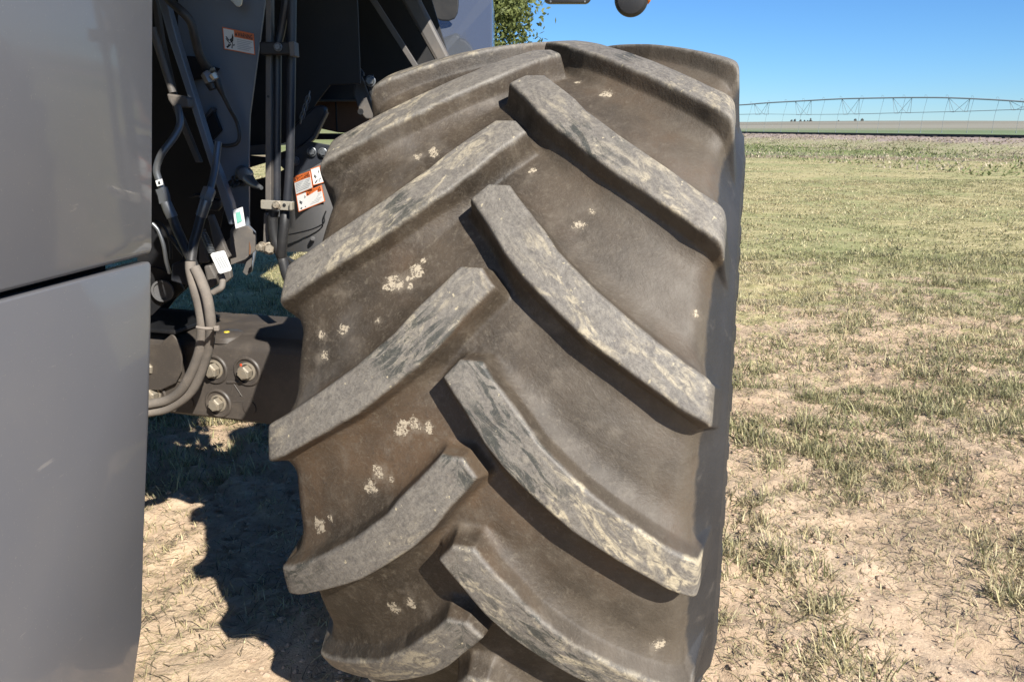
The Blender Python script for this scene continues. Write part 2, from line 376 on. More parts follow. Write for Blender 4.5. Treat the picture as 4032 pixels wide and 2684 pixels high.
# ---------------------------------------------------------------- centre pivot sprinkler span
C6=lambda x,y:(2000+x/1.1595,y/1.1595)
PY0=112.
pv=[2997,3163,3350,3553,3777,4009]
def pY(x):       # depth of the pivot line where it crosses pixel column x
    a=(x-PW/2)/FPX/1.035; # X/Y
    X0,Y0=.3207/1.035*PY0,PY0; dx,dy=.0405*PY0,-.0395*PY0
    k=(a*Y0-X0)/(dx-a*dy); return Y0+k*dy
PIPE=[(560,545),(800,507),(1000,484),(1090,478),(1187,470),(1350,461),(1520,452),(1700,448),(1850,446),(2010,447),(2200,455),(2356,465),(2560,482),(2800,508)]
TR=[(560,545),(800,528),(1000,524),(1150,521),(1340,523),(1565,521),(1801,515),(2061,509),(2330,500),(2600,494),(2800,508)]
def ip(tab,x): return float(np.interp(x,[a for a,_ in tab],[c for _,c in tab]))
pvt=empty('irrigation_pivot',tuple(at(*C6(1800,600),pY(3553)).xy)+(0,)); tag(pvt,'long arched irrigation pipe on thin truss rods with hanging hoses beyond the gravel bank','irrigation pivot')
def pp(x,y): X,Y=C6(x,y); return at(X,Y,pY(X))
MB().tube([pp(x,y) for x,y in PIPE],.085,8,3).build('pipe',M_galv,pvt,smooth=1)
MB().tube([pp(x,y) for x,y in TR],.024,6,3).build('truss_rod',M_galv,pvt,smooth=1)
MB().tube([pp(x,y)+Vector((.9,.9,0)) for x,y in TR],.024,6,3).build('truss_rod',M_galv,pvt,smooth=1)
for x0,x1 in ((1125,1187),(1312,1385),(1525,1605),(1757,1845),(2012,2110),(2290,2400),(940,1000)):
    m=MB(); a0=pp(x0,ip(PIPE,x0)); a1=pp(x1,ip(PIPE,x1)); l0=x0+(x1-x0)*.08; l1=x0+(x1-x0)*.72
    b0=pp(l0,ip(TR,l0)+2); b1=pp(l1,ip(TR,l1)+2); bk=Vector((.9,.9,0))
    for p,q in ((a0,b0),(a0,b1),(a1,b1),(a1,b0+bk),(a1,b1+bk),(a0,b0+bk),(b0,b0+bk),(b1,b1+bk)): m.tube([p,q],.021,6,0)
    m.build('truss_brace',M_galv,pvt,smooth=1)
for xe in (562,2796):
    top=pp(xe,ip(PIPE,xe)); m=MB()
    for sx,sy in ((2.,1.2),(-2.,-1.2)):
        g_=Vector((top.x+sx,top.y+sy,.35)); m.tube([top,g_],.06,6,0); m.lathe(g_-Vector((.12,-.12,0)),(.7,-.7,0),[(.001,0),(.3,0),(.42,.03),(.42,.2),(.3,.24),(.001,.24)],18)
    m.tube([Vector((top.x+2,top.y+1.2,.4)),Vector((top.x-2,top.y-1.2,.4))],.06,6,0)
    m.build('drive_tower',M_galv,pvt,smooth=.6)
for x in (700,860,1030,1107,1187,1265,1345,1437,1515,1612,1706,1803,1903,2000,2115,2230,2340,2450):
    yt=ip(PIPE,x); top=pp(x,yt); m=MB()
    bot=pp(x-20,600); bot.z=.95; up_=Vector((0,0,.28))
    m.tube([top,top+up_,top+up_+Vector((.12,-.1,0)),top+Vector((.22,-.15,-.1)),bot.lerp(top,.5)+Vector((.05,0,0)),bot],.016,6,3)
    m.tube([bot,bot-Vector((0,0,.22))],.05,6,0)
    m.build('drop_hose',M_galv,pvt,smooth=1)

# ---------------------------------------------------------------- trees
def leaves(n,cx,cy,cz,rx,rz,size,c0,c1,clumps=60,seed=1,bottom=.15):
    g=np.random.default_rng(seed); th=g.random(clumps)*2*np.pi; zz=g.random(clumps); 
    rr=np.sqrt(g.random(clumps))*rx*np.sqrt(np.clip(1.02-(zz*.95)**1.4,0.05,1))
    cc=np.stack([cx+rr*np.cos(th),cy+rr*np.sin(th),cz+zz*rz],-1)
    k=g.integers(0,clumps,n); P=cc[k]+g.normal(0,1,(n,3))*np.array([rx*.13,rx*.13,rx*.10])
    a=g.normal(0,1,(n,3)); a/=np.linalg.norm(a,axis=1)[:,None]; b_=np.cross(a,g.normal(0,1,(n,3))); b_/=np.linalg.norm(b_,axis=1)[:,None]
    s=size*(.6+.8*g.random(n))[:,None]
    V=np.stack([P-a*s,P+b_*s*.45,P+a*s,P-b_*s*.45],1).reshape(-1,3)
    f=np.clip(g.random(n)*.6+(g.random(clumps)[k])*.6,0,1)[:,None]
    col=np.array(c0)*(1-f)+np.array(c1)*f
    return V,np.repeat(np.concatenate([col,np.ones((n,1))],1),4,0)
def tree(name,label,cx,cy,h,rx,n,size,seed,group=None,c0=(.05,.075,.025),c1=(.17,.19,.06),base=0.):
    e=empty(name,(cx,cy,base)); tag(e,label,'tree',group)
    V,c=leaves(n,cx,cy,base+h*.18,rx,h*.82,size,c0,c1,90 if n>3000 else 26,seed)
    F=np.arange(len(V)).reshape(-1,4); o=npmesh('crown',V,F,M_leaf); pattr(o,'col',c,'FLOAT_COLOR'); put(o,e)
    m=MB(); m.tube([(cx,cy,base-.1),(cx+.05*rx,cy,base+h*.3),(cx,cy,base+h*.8)],[rx*.09,rx*.07,rx*.02],8,3)
    g=random.Random(seed)
    for i in range(9 if n>3000 else 3):
        a=g.random()*6.28; z0=base+h*(.2+.5*g.random()); l=rx*(.5+.4*g.random())
        m.tube([(cx,cy,z0),(cx+math.cos(a)*l*.5,cy+math.sin(a)*l*.5,z0+l*.25),(cx+math.cos(a)*l,cy+math.sin(a)*l,z0+l*.6)],[rx*.035,rx*.025,rx*.01],6,3)
    m.build('trunk',M_bark,e,smooth=1); return e
t0=at(1790,150,27.)
tree('broadleaf_tree','tall green tree with brown dead twigs rising behind the grey machine body',t0.x,27.,8.2,3.1,52000,.085,3)
# dead twigs of that tree
hz=[(3115,483,.5),(3128,484,.6),(3150,484,.5),(3166,486,.4),(3190,481,.8),(3300,486,.35),(3365,482,.7),(3392,482,.75),(3178,486,.35)]
lab=['tiny dark tree at the left end of the far horizon row','small round tree second from the left on the far horizon','low tree third from the left on the far horizon','faint bush between the left trees and the tallest horizon tree','tallest small tree of the left horizon group','tiny lone bush between the two horizon tree groups','left tree of the dark pair standing on the far horizon','right tree of the dark pair standing on the far horizon','low bush just left of the tallest horizon tree']
for i,((x,y,s_),l) in enumerate(zip(hz,lab)):
    Y=2250.; p=at(x,495,Y); gz=float(ground_h(np.array([p.x]),np.array([p.y]))[0])
    tree('distant_tree',l,p.x,p.y,12.*s_+1.5,5.5*s_,320,1.7,50+i,'small trees on the far horizon',(.15,.17,.17),(.22,.24,.22),gz)

# ---------------------------------------------------------------- combine harvester
ROOT=empty('combine_harvester',(-.9,3.0,0)); tag(ROOT,'dark grey combine harvester seen close up at its big lugged rear tyre and side panels','combine harvester')
HUB=Vector((.137,1.8968,.79)); YAW=.2782
AX=Vector((math.cos(YAW),-math.sin(YAW),0)); DV=Vector((math.sin(YAW),math.cos(YAW),0)); UP=Vector((0,0,1))
# --- tyre: carcass and lug-top profiles blended by a distance field of the lug outline
NP=17; DP=2*math.pi/NP; RT=.82; HL=.049; PHI0=.1574-2*(DP-.3656); OFF=.505*DP
low=[(-.034,-.005),(-.015,.025),(.006,.055),(.04,.112),(.078,.162),(.13,.217),(.185,.272),(.25,.323),(.31,.370),(.35,.403),(.372,.418),(.44,.43),(.70,.43)]
upp=[(.70,.335),(.44,.335),(.37,.329),(.345,.307),(.30,.268),(.25,.225),(.19,.170),(.125,.098),(.10,.058),(.05,-.010),(.028,-.043),(-.008,-.043)]
poly=np.array(low+upp); SM=.79
def sdf(px,py,pl):
    d=np.full(px.shape,1e9); ins=np.zeros(px.shape,bool); n=len(pl); ei=np.zeros(px.shape,int)
    for i in range(n):
        ax,ay=pl[i]; bx,by=pl[(i+1)%n]; ex,ey=bx-ax,by-ay; wx,wy=px-ax,py-ay
        t=np.clip((wx*ex+wy*ey)/(ex*ex+ey*ey),0,1); dd=np.hypot(wx-ex*t,wy-ey*t); m_=dd<d; d[m_]=dd[m_]; ei[m_]=i
        c=((ay>py)!=(by>py))&(px<(bx-ax)*(py-ay)/(by-ay+1e-12)+ax); ins^=c
    return np.where(ins,-d,d),ei
half=np.concatenate([np.arange(0,.329,.0025),[.33]]); nT=len(half)
def arc(pts,n,t0=0.):
    P=np.array(pts); 
    for _ in range(2):   # corner cutting
        Q=[P[0]]
        for i in range(len(P)-1): Q+=[P[i]*.75+P[i+1]*.25,P[i]*.25+P[i+1]*.75]
        Q.append(P[-1]); P=np.array(Q)
    L=np.concatenate([[0],np.cumsum(np.linalg.norm(np.diff(P,axis=0),axis=1))]); t=np.linspace(0,L[-1],n+1)[1:]
    return np.stack([np.interp(t,L,P[:,0]),np.interp(t,L,P[:,1])],-1)
rt=lambda u: RT-.0475*(u/.37)**2
rc=lambda u: rt(u)-HL-.006*np.clip((u-.2)/.13,0,1)**2
nS=34
topS=arc([(.33,rt(.33)),(.352,rt(.352)),(.3725,rt(.372)-.004),(.3765,.742),(.379,.690),(.385,.632)],nS)
carS=arc([(.33,rc(.33)),(.342,rc(.342)-.004),(.351,.706),(.361,.680),(.374,.650),(.385,.632)],nS)
wall=arc([(.385,.632),(.391,.618),(.396,.613),(.396,.600),(.399,.585),(.400,.56),(.397,.525),(.389,.49),(.386,.486),(.378,.45),(.355,.405),(.335,.37),(.332,.345),(.30,.335)],44)
sig=np.concatenate([half,.33+.13*np.arange(1,nS+1)/nS,.46+.34*np.arange(1,45)/44.])
Tu=np.concatenate([half,topS[:,0],wall[:,0]]); Tr=np.concatenate([rt(half),topS[:,1],wall[:,1]])
Cu=np.concatenate([half,carS[:,0],wall[:,0]]); Cr=np.concatenate([rc(half),carS[:,1],wall[:,1]])
sideA=np.concatenate([np.zeros(nT),np.linspace(0,1,nS)**.9,np.ones(44)])
S=np.concatenate([-sig[:0:-1],sig]); TU=np.concatenate([-Tu[:0:-1],Tu]); TR_=np.concatenate([Tr[:0:-1],Tr]); CU=np.concatenate([-Cu[:0:-1],Cu]); CR=np.concatenate([Cr[:0:-1],Cr]); SA=np.concatenate([sideA[:0:-1],sideA])
ncol=len(S); nrow=150
g_u=[0,.05,.1,.15,.2,.25,.3,.37,.44,.8]; g_v=[.015,.062,.122,.178,.231,.277,.318,.372,.382,.382]
gS=np.interp(np.abs(S),g_u,g_v)
tt=np.arange(nrow)/nrow*DP
PH_=tt[:,None]+gS[None,:]; SS=np.repeat(S[None,:],nrow,0)
Hf=np.zeros(PH_.shape)
pm=poly*np.array([1,SM])
nlow=len(low)
for sgn in (1,-1):
    off=PHI0+(OFF if sgn<0 else 0)
    for k in range(-3,4):
        q=(PH_-off-k*DP)
        q=q-0
        base=np.round(((PH_.mean()-off)/DP))  # bring the pattern into this tile
        q=PH_-off-(k+base)*DP
        d,ei=sdf(SS*sgn,q*SM,pm)
        sm_=np.clip((SS*sgn-.015)/.11,0,1); sm_=sm_*sm_*(3-2*sm_)
        wd=.017+.033*sm_; ws=.0055+.0015*sm_
        inn=np.clip((d+.006)/.006,0,1)
        top=1-.08*inn**2.2
        out=np.where(d<ws,.92-.58*np.clip(d/ws,0,1),.34*np.clip(1-(d-ws)/(wd-ws),0,1)**2.1)
        Hf=np.maximum(Hf,np.where(d<=0,top,out))
# soften the change of flank widths
for _ in range(1): Hf=(Hf+.25*np.roll(Hf,1,0)+.25*np.roll(Hf,-1,0))/1.5
T0=-2.6
kk=np.arange(NP); PHI=(PH_[None]+kk[:,None,None]*DP).reshape(NP*nrow,ncol); HH=np.tile(Hf,(NP,1))
PHI=PHI-2*math.pi*(PHI.mean(axis=1,keepdims=True)>4.2)
order=np.argsort(PHI[:,ncol//2]); PHI=PHI[order]; HH=HH[order]
U=CU[None]*(1-HH)+TU[None]*HH; RR=CR[None]*(1-HH)+TR_[None]*HH
# small sidewall relief: steps along the shoulder rings
rel=np.zeros_like(U); sw=np.abs(S)>.47
pat=(np.sin(PHI*17*3+np.sin(PHI*17)*1.5)>.2)&(np.abs(np.abs(S)[None]-.545)<.018); rel+=pat*.0022
pat=(np.sin(PHI*23)>-.6)&(np.abs(np.abs(S)[None]-.60)<.012); rel+=pat*.0015
U=U+np.sign(S)[None]*rel
bl_=np.clip((PHI-.6)/1.7,0,1)*(PHI<3.4); U=U+np.sign(S)[None]*.014*bl_*np.clip((np.abs(S)[None]-.38)/.12,0,1)
wob=(fbm(PHI*3,U*6+5,1.,3,2)-.5)*.004*(1-SA[None]); RR=RR+wob
hb=np.array(HUB); ax=np.array(AX); dv=np.array(DV); up=np.array([0,0,1.])
V=hb+ax*U[...,None]-dv*(RR*np.sin(PHI))[...,None]+up*(RR*np.cos(PHI))[...,None]
nr=NP*nrow; idx=np.arange(nr*ncol).reshape(nr,ncol); i2=np.roll(idx,-1,0)
F=np.stack([idx[:,:-1],i2[:,:-1],i2[:,1:],idx[:,1:]],-1).reshape(-1,4)
WH=MB()
# wheel disc with its hub, seen only from the outer side
dish=[(.001,.16),(.07,.16),(.075,.13),(.12,.12),(.16,.08),(.24,.06),(.30,.10),(.32,.18),(.33,.30),(.345,.325),(.352,.33),(.345,.30),(.335,.2),(.33,-.30),(.352,-.33),(.34,-.335),(.32,-.3),(.31,.0),(.23,.03),(.10,.03),(.001,.03)]
WH.lathe(HUB,AX,[(r,h) for r,h in dish],64)
wheel=WH.build('wheel',M_frameL,ROOT,smooth=.6)
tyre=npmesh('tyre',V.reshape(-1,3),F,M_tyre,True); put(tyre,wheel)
tyre['label']='big rear tyre with tall worn chevron lugs caked in dry mud'
pattr(tyre,'lug',HH); pattr(tyre,'dusty',np.clip((U+.02)/.36,0,1)); pattr(tyre,'uv',np.stack([U,PHI*.8,U*0],-1),'FLOAT_VECTOR'); pattr(tyre,'side',np.repeat(SA[None],nr,0))  # dusty grows to the right, dust and painted sunlit tone together
aS=np.abs(U); along=aS*.72+PHI*SM*.69; across=aS*.69-PHI*SM*.72
along=np.where(S[None]<0,along+7.7,along)
pattr(tyre,'tread',np.stack([along,across,np.sign(U)*1.0],-1),'FLOAT_VECTOR')
# mud splashes between the lugs: (across, angle, size)
def bptyre(x,y):
    X,Y=x*PW/2356,y*PW/2356; d=ray(X,Y); best=None
    for t in np.arange(.7,2.6,.004):
        p=CAM+d*t-HUB; u=p.dot(AX); a=-p.dot(DV); z=p.z; r=math.hypot(a,z)
        if abs(u)<.37 and r<RT-.0475*(u/.37)**2-HL: return u,math.atan2(a,z)
SPL=[(922,655,.014),(962,625,.020),(900,652,.018),(940,640,.010),(945,660,.008),(740,770,.012),(790,760,.014),(745,820,.012),(925,985,.020),(955,975,.016),(985,985,.014),(870,1085,.018),(855,1120,.016),(905,1100,.008),(735,1208,.020),(905,1398,.018),(945,1385,.015),(1000,350,.018),(960,360,.012),(1395,220,.018),(1335,520,.014),(1360,487,.009),(1600,718,.010),(1515,1482,.014),(1225,395,.009),(760,1190,.01),(1330,190,.010),(870,740,.008),(975,600,.008)]
sp_=np.zeros(U.shape)
for x,y,s_ in SPL:
    r=bptyre(x,y)
    if r: sp_=np.maximum(sp_,np.exp(-(((U-r[0])**2+((PHI-r[1])*.77)**2)/(s_*1.15)**2)))
pattr(tyre,'splat',sp_)

# --- axle beam
def hubp(u,d,z): return HUB+AX*u+DV*d+UP*z
FD=-.12; FP=hubp(0,FD,0); FN=-DV
prof=[(FD,-.150),(FD,.045),(FD+.004,.058),(FD+.012,.068),(FD+.03,.076),(FD+.05,.08),(.13,.085),(.13,-.16),(FD+.012,-.16)]
m=MB(); n=len(prof); us=[-1.9,-1.3,-.9,-.6,-.45,-.40]
vs_=[hubp(u,d,z) for u in us for d,z in prof]
m.add(vs_,[(i*n+k,i*n+(k+1)%n,(i+1)*n+(k+1)%n,(i+1)*n+k) for i in range(len(us)-1) for k in range(n)]+[tuple(range(n)),tuple((len(us)-1)*n+k for k in range(n))])
axle=m.build('axle_beam',M_axle,ROOT,smooth=.7)
# cast relief on the front face
def fa(x,y,o=0.): return onp(x,y,FP,FN)+FN*o
c3=lambda x,y:(560+x/2.24,1100+y/2.24)
for pts_,r_ in ((((205,640),(225,780),(290,870),(400,915)),.006),(((750,905),(880,905)),.006),(((805,920),(782,1022),(880,1028),(805,920)),.0035),(((800,1078),(890,1078),(885,1110)),.003),(((770,790),(820,790)),.003)):
    MB().tube([fa(*c3(*p),-.002) for p in pts_],r_,6,4 if len(pts_)==4 and r_>.005 else 0).build('cast_rib',M_axle,axle,smooth=1)
def hexbolt(c,n,r,parent,mat=None,boss=0,h=.018,name='bolt'):
    if boss:
        MB().lathe(c,n,[(boss,-.004),(boss,.003),(boss*.93,.006),(boss*.84,.006),(boss*.80,.001),(boss*.5,.001),(.001,.001)],32).build('bolt_boss',M_axle,parent,smooth=.5)
    m=MB(); m.lathe(c,n,[(r*1.3,0),(r*1.3,.004),(r*1.15,.005),(r*1.02,.005)],20)
    m.lathe(c,n,[(r,.004),(r,h*.85),(r*.86,h),(.001,h)],6,.3)
    m.lathe(Vector(c)+Vector(n)*h,n,[(r*.7,-.001),(r*.66,.0015),(.001,.0015)],16)
    return m.build(name,mat or M_boltm,parent,smooth=.45)
for x,y,r in ((640,790,.0205),(930,808,.0195),(675,1088,.019),(105,1005,.019),(88,765,.019)):
    hexbolt(fa(*c3(x,y)),FN,r,axle,None,.042,.026)
for x,y in ((400,1078),(950,1130)): MB().lathe(fa(*c3(x,y)),FN,[(.021,-.002),(.020,.003),(.001,.004)],20).build('shadowed_bolt',M_axle,axle,smooth=.5)  # bolts lying in shadow, flattened to faint discs in beam paint
# top flange and boss of the beam
m=MB(); P=[fa(*c3(80,445)),fa(*c3(300,462)),fa(*c3(520,478))]
m.prism([hubp(-1.35,FD-.02,.086),hubp(-1.06,FD-.02,.086),hubp(-1.06,.06,.086),hubp(-1.35,.06,.086)],(0,0,.012))
m.build('top_flange',M_dark,axle,bevel=.003)
m=MB(); m.prism([hubp(-.66,FD-.02,.083),hubp(-.44,FD-.02,.083),hubp(-.44,.02,.083),hubp(-.66,.02,.083)],(0,0,.014)); m.build('top_flange',M_dark,axle,bevel=.004)
bc=hubp(-.945,FD+.05,.074)
MB().lathe(bc,UP,[(.050,-.01),(.046,.004),(.036,.010),(.014,.011),(.001,.011)],28).build('cast_boss',M_axle,axle,smooth=.5)
MB().lathe(bc+Vector((.0,-.006,.0115)),UP,[(.008,0),(.007,.002),(.001,.003)],16).build('yellow_plug',M_yellow,axle,smooth=.5)
q=fa(*c3(880,750),.004); MB().lathe(q,FN,[(.0042,0),(.0035,.0015),(.001,.0015)],8).build('paint_mark',M_red,axle)
# wing plate in front of the beam, left
m=MB(); m.prism([fa(*c3(*p),.012) for p in ((20,560),(200,545),(300,462),(345,520),(380,600),(388,700),(386,790),(330,900),(200,960),(20,960))],FN*.006)
m.build('wing_plate',M_axle,axle,bevel=.003)

# --- side panels
PP=Vector((-.74,1.6,0)); PD=Vector((.06,1,0)).normalized(); PN=Vector((PD.y,-PD.x,0))
def pnl(x,y,o=0.): return onp(x,y,PP,PN)+PN*o
def ext(p,q,t): return q+(q-p)*t
a,b_=pnl(601,1000),pnl(0,1156)
tl=[pnl(606,-260),pnl(606,0),pnl(604,600),pnl(603,900),pnl(603,985),a-UP*0+ (b_-a)*.02, b_, ext(a,b_,1.0)]
tl[-2]=b_; top_l=tl[-1].copy(); top_l.z=2.2; tl[0].z=2.2
tl.append(top_l)
def panel(name,pts,label):
    m=MB(); m.prism(pts,-PN*.035); o=m.build(name,M_panel,ROOT,bevel=.009,smooth=.9)
    o['label']=label; return o
panel('side_panel',tl,'upper grey side panel with a glossy dusty face')
a,b_=pnl(590,1029),pnl(0,1186)
bl=[b_,a,pnl(597,1040),pnl(596,1300),pnl(587,1653),pnl(569,2094),pnl(560,2465),pnl(528,2684),pnl(490,2850)]
e1=ext(a,b_,1.0); e2=e1.copy(); e2.z=bl[-1].z; bl+= [e2,e1]
panel('side_panel',bl,'lower grey side panel below the dark seam, with a bright rolled top edge')
m=MB(); m.prism([PP+PD*((y_-1.6)/PD.y)-PN*.06+UP*z_ for y_,z_ in ((.4,.85),(1.47,.85),(1.54,1.3),(.4,1.3))],-PN*.01); m.build('seam_shade_sheet',M_hole,ROOT)  # black sheet added behind the seam so the gap reads as shade
# flange folded inwards behind the panel edge
m=MB(); m.prism([p-PN*.035 for p in (pnl(596,20),pnl(596,980),pnl(560,990),pnl(560,20))],-PN*.02); m.build('panel_flange',M_dark,ROOT)

# --- hood over the rear of the machine and the far body
m=MB(); m.prism([(-2.6,1.45,2.0),(-.15,1.45,2.0),(-.15,3.85,2.0),(-2.6,3.85,2.0)],(0,0,1.5)); m.prism([(-.19,.86,2.0),(-.15,.86,2.0),(-.15,1.46,2.0),(-.19,1.46,2.0)],(0,0,.36)); m.build('rear_hood',M_body,ROOT)
m=MB(); m.prism([(-2.6,.3,2.3),(-.80,.3,2.3),(-.80,1.44,2.3),(-2.6,1.44,2.3)],(0,0,1.6)); m.prism([(-2.6,.3,.6),(-.92,.3,.6),(-.86,1.3,.6),(-2.6,1.3,.6)],(0,0,1.69)); m.build('rear_sky_blocker',M_dark,ROOT)  # unseen body blocks, added to keep sky light off from the left
m=MB(); m.prism([(-2.6,1.46,3.51),(-.3,1.46,3.51),(-.3,3.9,3.51),(-2.6,3.9,3.51)],(0,0,.5)); m.build('upper_sky_blocker',M_body,ROOT)  # unseen block over the hood, added to cut more sky light
m=MB(); m.prism([(-2.6,2.9,1.32),(-1.35,2.9,1.32),(-1.35,4.8,1.32),(-2.6,4.8,1.32)],(0,0,.66)); m.build('belly_sky_blocker',M_dark,ROOT)  # unseen block under the machine, added to limit light from beyond
m=MB(); m.prism([(-2.8,3.9,2.1),(-1.0,3.9,2.1),(-1.0,7.5,2.1),(-2.8,7.5,2.1)],(0,0,1.5)); m.prism([(-1.0,3.9,2.75),(-.75,3.9,2.75),(-.75,7.5,2.75),(-1.0,7.5,2.75)],(0,0,.85)); m.build('far_shade_block',M_body,ROOT)  # unseen boxes added to throw shade on the ground behind the axle
m=MB(); m.prism([(-2.7,2.2,.9),(-2.6,2.2,.9),(-2.6,6.4,.7),(-2.7,6.4,.7)],(0,0,1.1)); m.build('far_side_panel',M_panel,ROOT,bevel=.02)
m=MB(); q=[at(1640,-60,5.4),at(1935,-60,5.2),at(1940,10,5.0),at(1940,330,4.1),at(1640,330,4.3)]
m.prism(q,(0,.5,0)); bp_=m.build('body_panel',M_body,ROOT,bevel=.012)
c4=lambda x,y:(1100+x/1.963,y/1.963); c1=lambda x,y:(560+x/2.614,y/2.614); c2=lambda x,y:(560+x/2.24,500+y/2.24)
m=MB(); m.prism([at(*c4(*p),4.75) for p in ((1140,-60),(1140,60),(1165,110),(1200,140),(1250,160),(1310,163),(1355,145),(1378,100),(1385,40),(1385,-60))],(0,.02,0)); m.build('oval_reflection',M_dark,bp_,bevel=.006)  # dark plate painted in for an oval reflection on the body

def plate(name,mat,pts,Y,th=.006,conv=None,bevel=.0015,parent=None,slope=0.,label=None):
    P=[]
    for p in pts:
        x,y=conv(*p) if conv else p
        n=Vector((slope,-1,0)).normalized(); P.append(onp(x,y,(0,Y,0),n))
    o=MB().prism(P,(0,th,0)).build(name,mat,parent or ROOT,bevel=bevel)
    if label: o['label']=label
    return o
def pipe(name,mat,pts,r,conv=None,parent=None,seg=12,smooth=6):
    P=[at(*(conv(p[0],p[1]) if conv else p[:2]),p[2]) for p in pts]
    return MB().tube(P,r,seg,smooth).build(name,mat,parent or ROOT,smooth=1)

# near-black sheets added as the bay's shade, leaving the gaps that show the field
plate('bay_shade_sheet',M_dark,[(560,-200),(1400,-200),(1420,330),(1300,335),(1250,400),(1225,440),(1160,545),(1130,560),(985,600),(975,640),(940,1000),(860,1090),(740,1130),(560,1300)],2.62,.01)
plate('bay_shade_sheet',M_dark,[(985,712),(1075,690),(1150,650),(1200,640),(1200,980),(1130,975),(1030,960),(960,1030),(940,1000)],2.62,.01)
plate('inner_shade_sheet',M_dark,[(540,-200),(905,-200),(905,700),(850,980),(770,1060),(735,1120),(640,1240),(540,1300)],2.45,.01)  # another near-black sheet standing in for deep shade
plate('diagonal_panel',M_frame,[(1150,-200),(1190,-40),(1212,0),(1431,285),(1445,420),(1200,330),(1110,-200)],2.9,.02)
plate('diagonal_panel',M_dark,[(1210,-200),(1640,-200),(1760,200),(1700,420),(1400,420),(1431,285),(1212,0)],3.3,.02)
plate('brace_bar',M_frameL,[(1445,-14),(1472,-14),(1641,250),(1700,340),(1680,350),(1625,262)],2.85,.03)
plate('support_post',M_frameL,[(1545,-60),(1640,-30),(1762,209),(1800,300),(1760,330),(1706,227)],3.0,.08,bevel=.012)
plate('crossmember',M_frame,[(1185,330),(1480,330),(1480,392),(1185,392)],2.8,.05)
plate('crossmember',M_frameL,[(1185,392),(1480,392),(1480,399),(1185,399)],2.78,.07)
plate('brown_board',M_wood,[(1225,399),(1480,399),(1480,540),(1400,526),(1330,522),(1255,505)],2.88,.02)
plate('board_edge',M_dark,[(1318,402),(1324,402),(1330,520),(1323,520)],2.87,.005)
plate('crossmember',M_dark,[(1235,526),(1480,526),(1480,550),(1226,550)],2.75,.05)
plate('crossmember',M_frameL,[(975,575),(1046,568),(1046,610),(975,612)],2.60,.02)
plate('crossmember',M_dark,[(975,612),(1050,620),(1175,575),(1230,560),(1230,575),(1110,640),(1060,636),(978,661)],2.58,.02)
plate('chute',M_frame,[(1140,500),(1160,490),(1235,420),(1262,412),(1283,420),(1287,440),(1262,495),(1238,540),(1172,592),(1140,600)],2.55,.03,bevel=.008)
plate('chute_lit_edge',M_frameL,[(1283,440),(1288,444),(1240,545),(1175,598),(1172,590),(1232,535)],2.53,.03)  # lighter strip paints the chute's sunlit right edge
# chain
m=MB()
for i in range(7):
    t=i/6; p=at(1216-29*t,378+92*t,2.45); a_=R_(20) if i%2 else R_(100)
    L=Vector((-.30,0,-.95)).normalized()*.013; Wd=Vector((math.cos(a_),math.sin(a_),0))*.006
    m.tube([p+L+Wd*.4,p+L*.5+Wd,p-L*.5+Wd,p-L+Wd*.4,p-L-Wd*.4,p-L*.5-Wd,p+L*.5-Wd,p+L-Wd*.4,p+L+Wd*.4],.0022,6,2)
m.build('chain',M_steel,ROOT,smooth=1)
# slotted link behind the tyre
lk=plate('slotted_link',M_frameL,[(1390,370),(1398,325),(1412,305),(1425,300),(1470,420),(1477,455),(1462,470),(1440,468),(1415,440)],2.72,.012,bevel=.004)
plate('slotted_link',M_dark,[(1427,300),(1470,292),(1478,400),(1482,440),(1472,418)],2.70,.012,bevel=.004)
hexbolt(at(1458,320,2.69),(0,-1,0),.014,lk,M_steel); 
MB().lathe(at(1420,440,2.715),(0,-1,0),[(.010,0),(.010,.002),(.001,.002)],14).build('slot',M_dark,lk)

# main frame plate with its cut-outs
fp=plate('frame_plate',M_plate,[(700,-200),(1060,-200),(1044,0),(983,455),(979,600),(980,890),(1004,915),(1006,991),(989,1071),(967,1086),(968,1040),(908,1036),(908,902),(925,884),(890,800),(850,640),(700,200)],2.25,.012,slope=.12,label='dark blue-grey frame plate with a warning sticker')
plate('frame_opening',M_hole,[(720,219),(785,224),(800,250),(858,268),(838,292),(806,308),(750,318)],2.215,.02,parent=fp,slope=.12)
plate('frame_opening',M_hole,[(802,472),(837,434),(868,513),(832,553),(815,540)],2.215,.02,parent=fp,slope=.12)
plate('bracket',M_frame,[(798,462),(832,420),(841,432),(804,474)],2.20,.03,parent=fp,slope=.12)
plate('bracket_foot',M_frameL,[(906,905),(925,892),(975,890),(1004,918),(1004,988),(965,1022),(908,1044),(905,1000)],2.19,.008,parent=fp,slope=.1,label='lower sunlit foot of the frame plate with a rust streak')
plate('rust_streak',M_wood,[(981,948),(988,975),(986,1000),(980,1005)],2.185,.002,parent=fp,slope=.1)
plate('bracket_foot',M_frameL,[(880,960),(906,935),(906,1010),(886,1010)],2.24,.008,parent=fp,slope=.1)
plate('bracket_foot',M_frameL,[(970,1030),(990,1015),(990,1065),(970,1085),(955,1072)],2.21,.008,parent=fp,slope=.1)
hexbolt(at(906,543,2.20),(0,-1,0),.016,fp,M_frame); hexbolt(at(918,762,2.20),(0,-1,0),.012,fp,M_boltm)
plate('metal_tab',M_zinc,[(900,-30),(905,0),(930,26),(942,29),(952,20),(955,0),(955,-30)],2.17,.003,parent=fp,slope=.1)
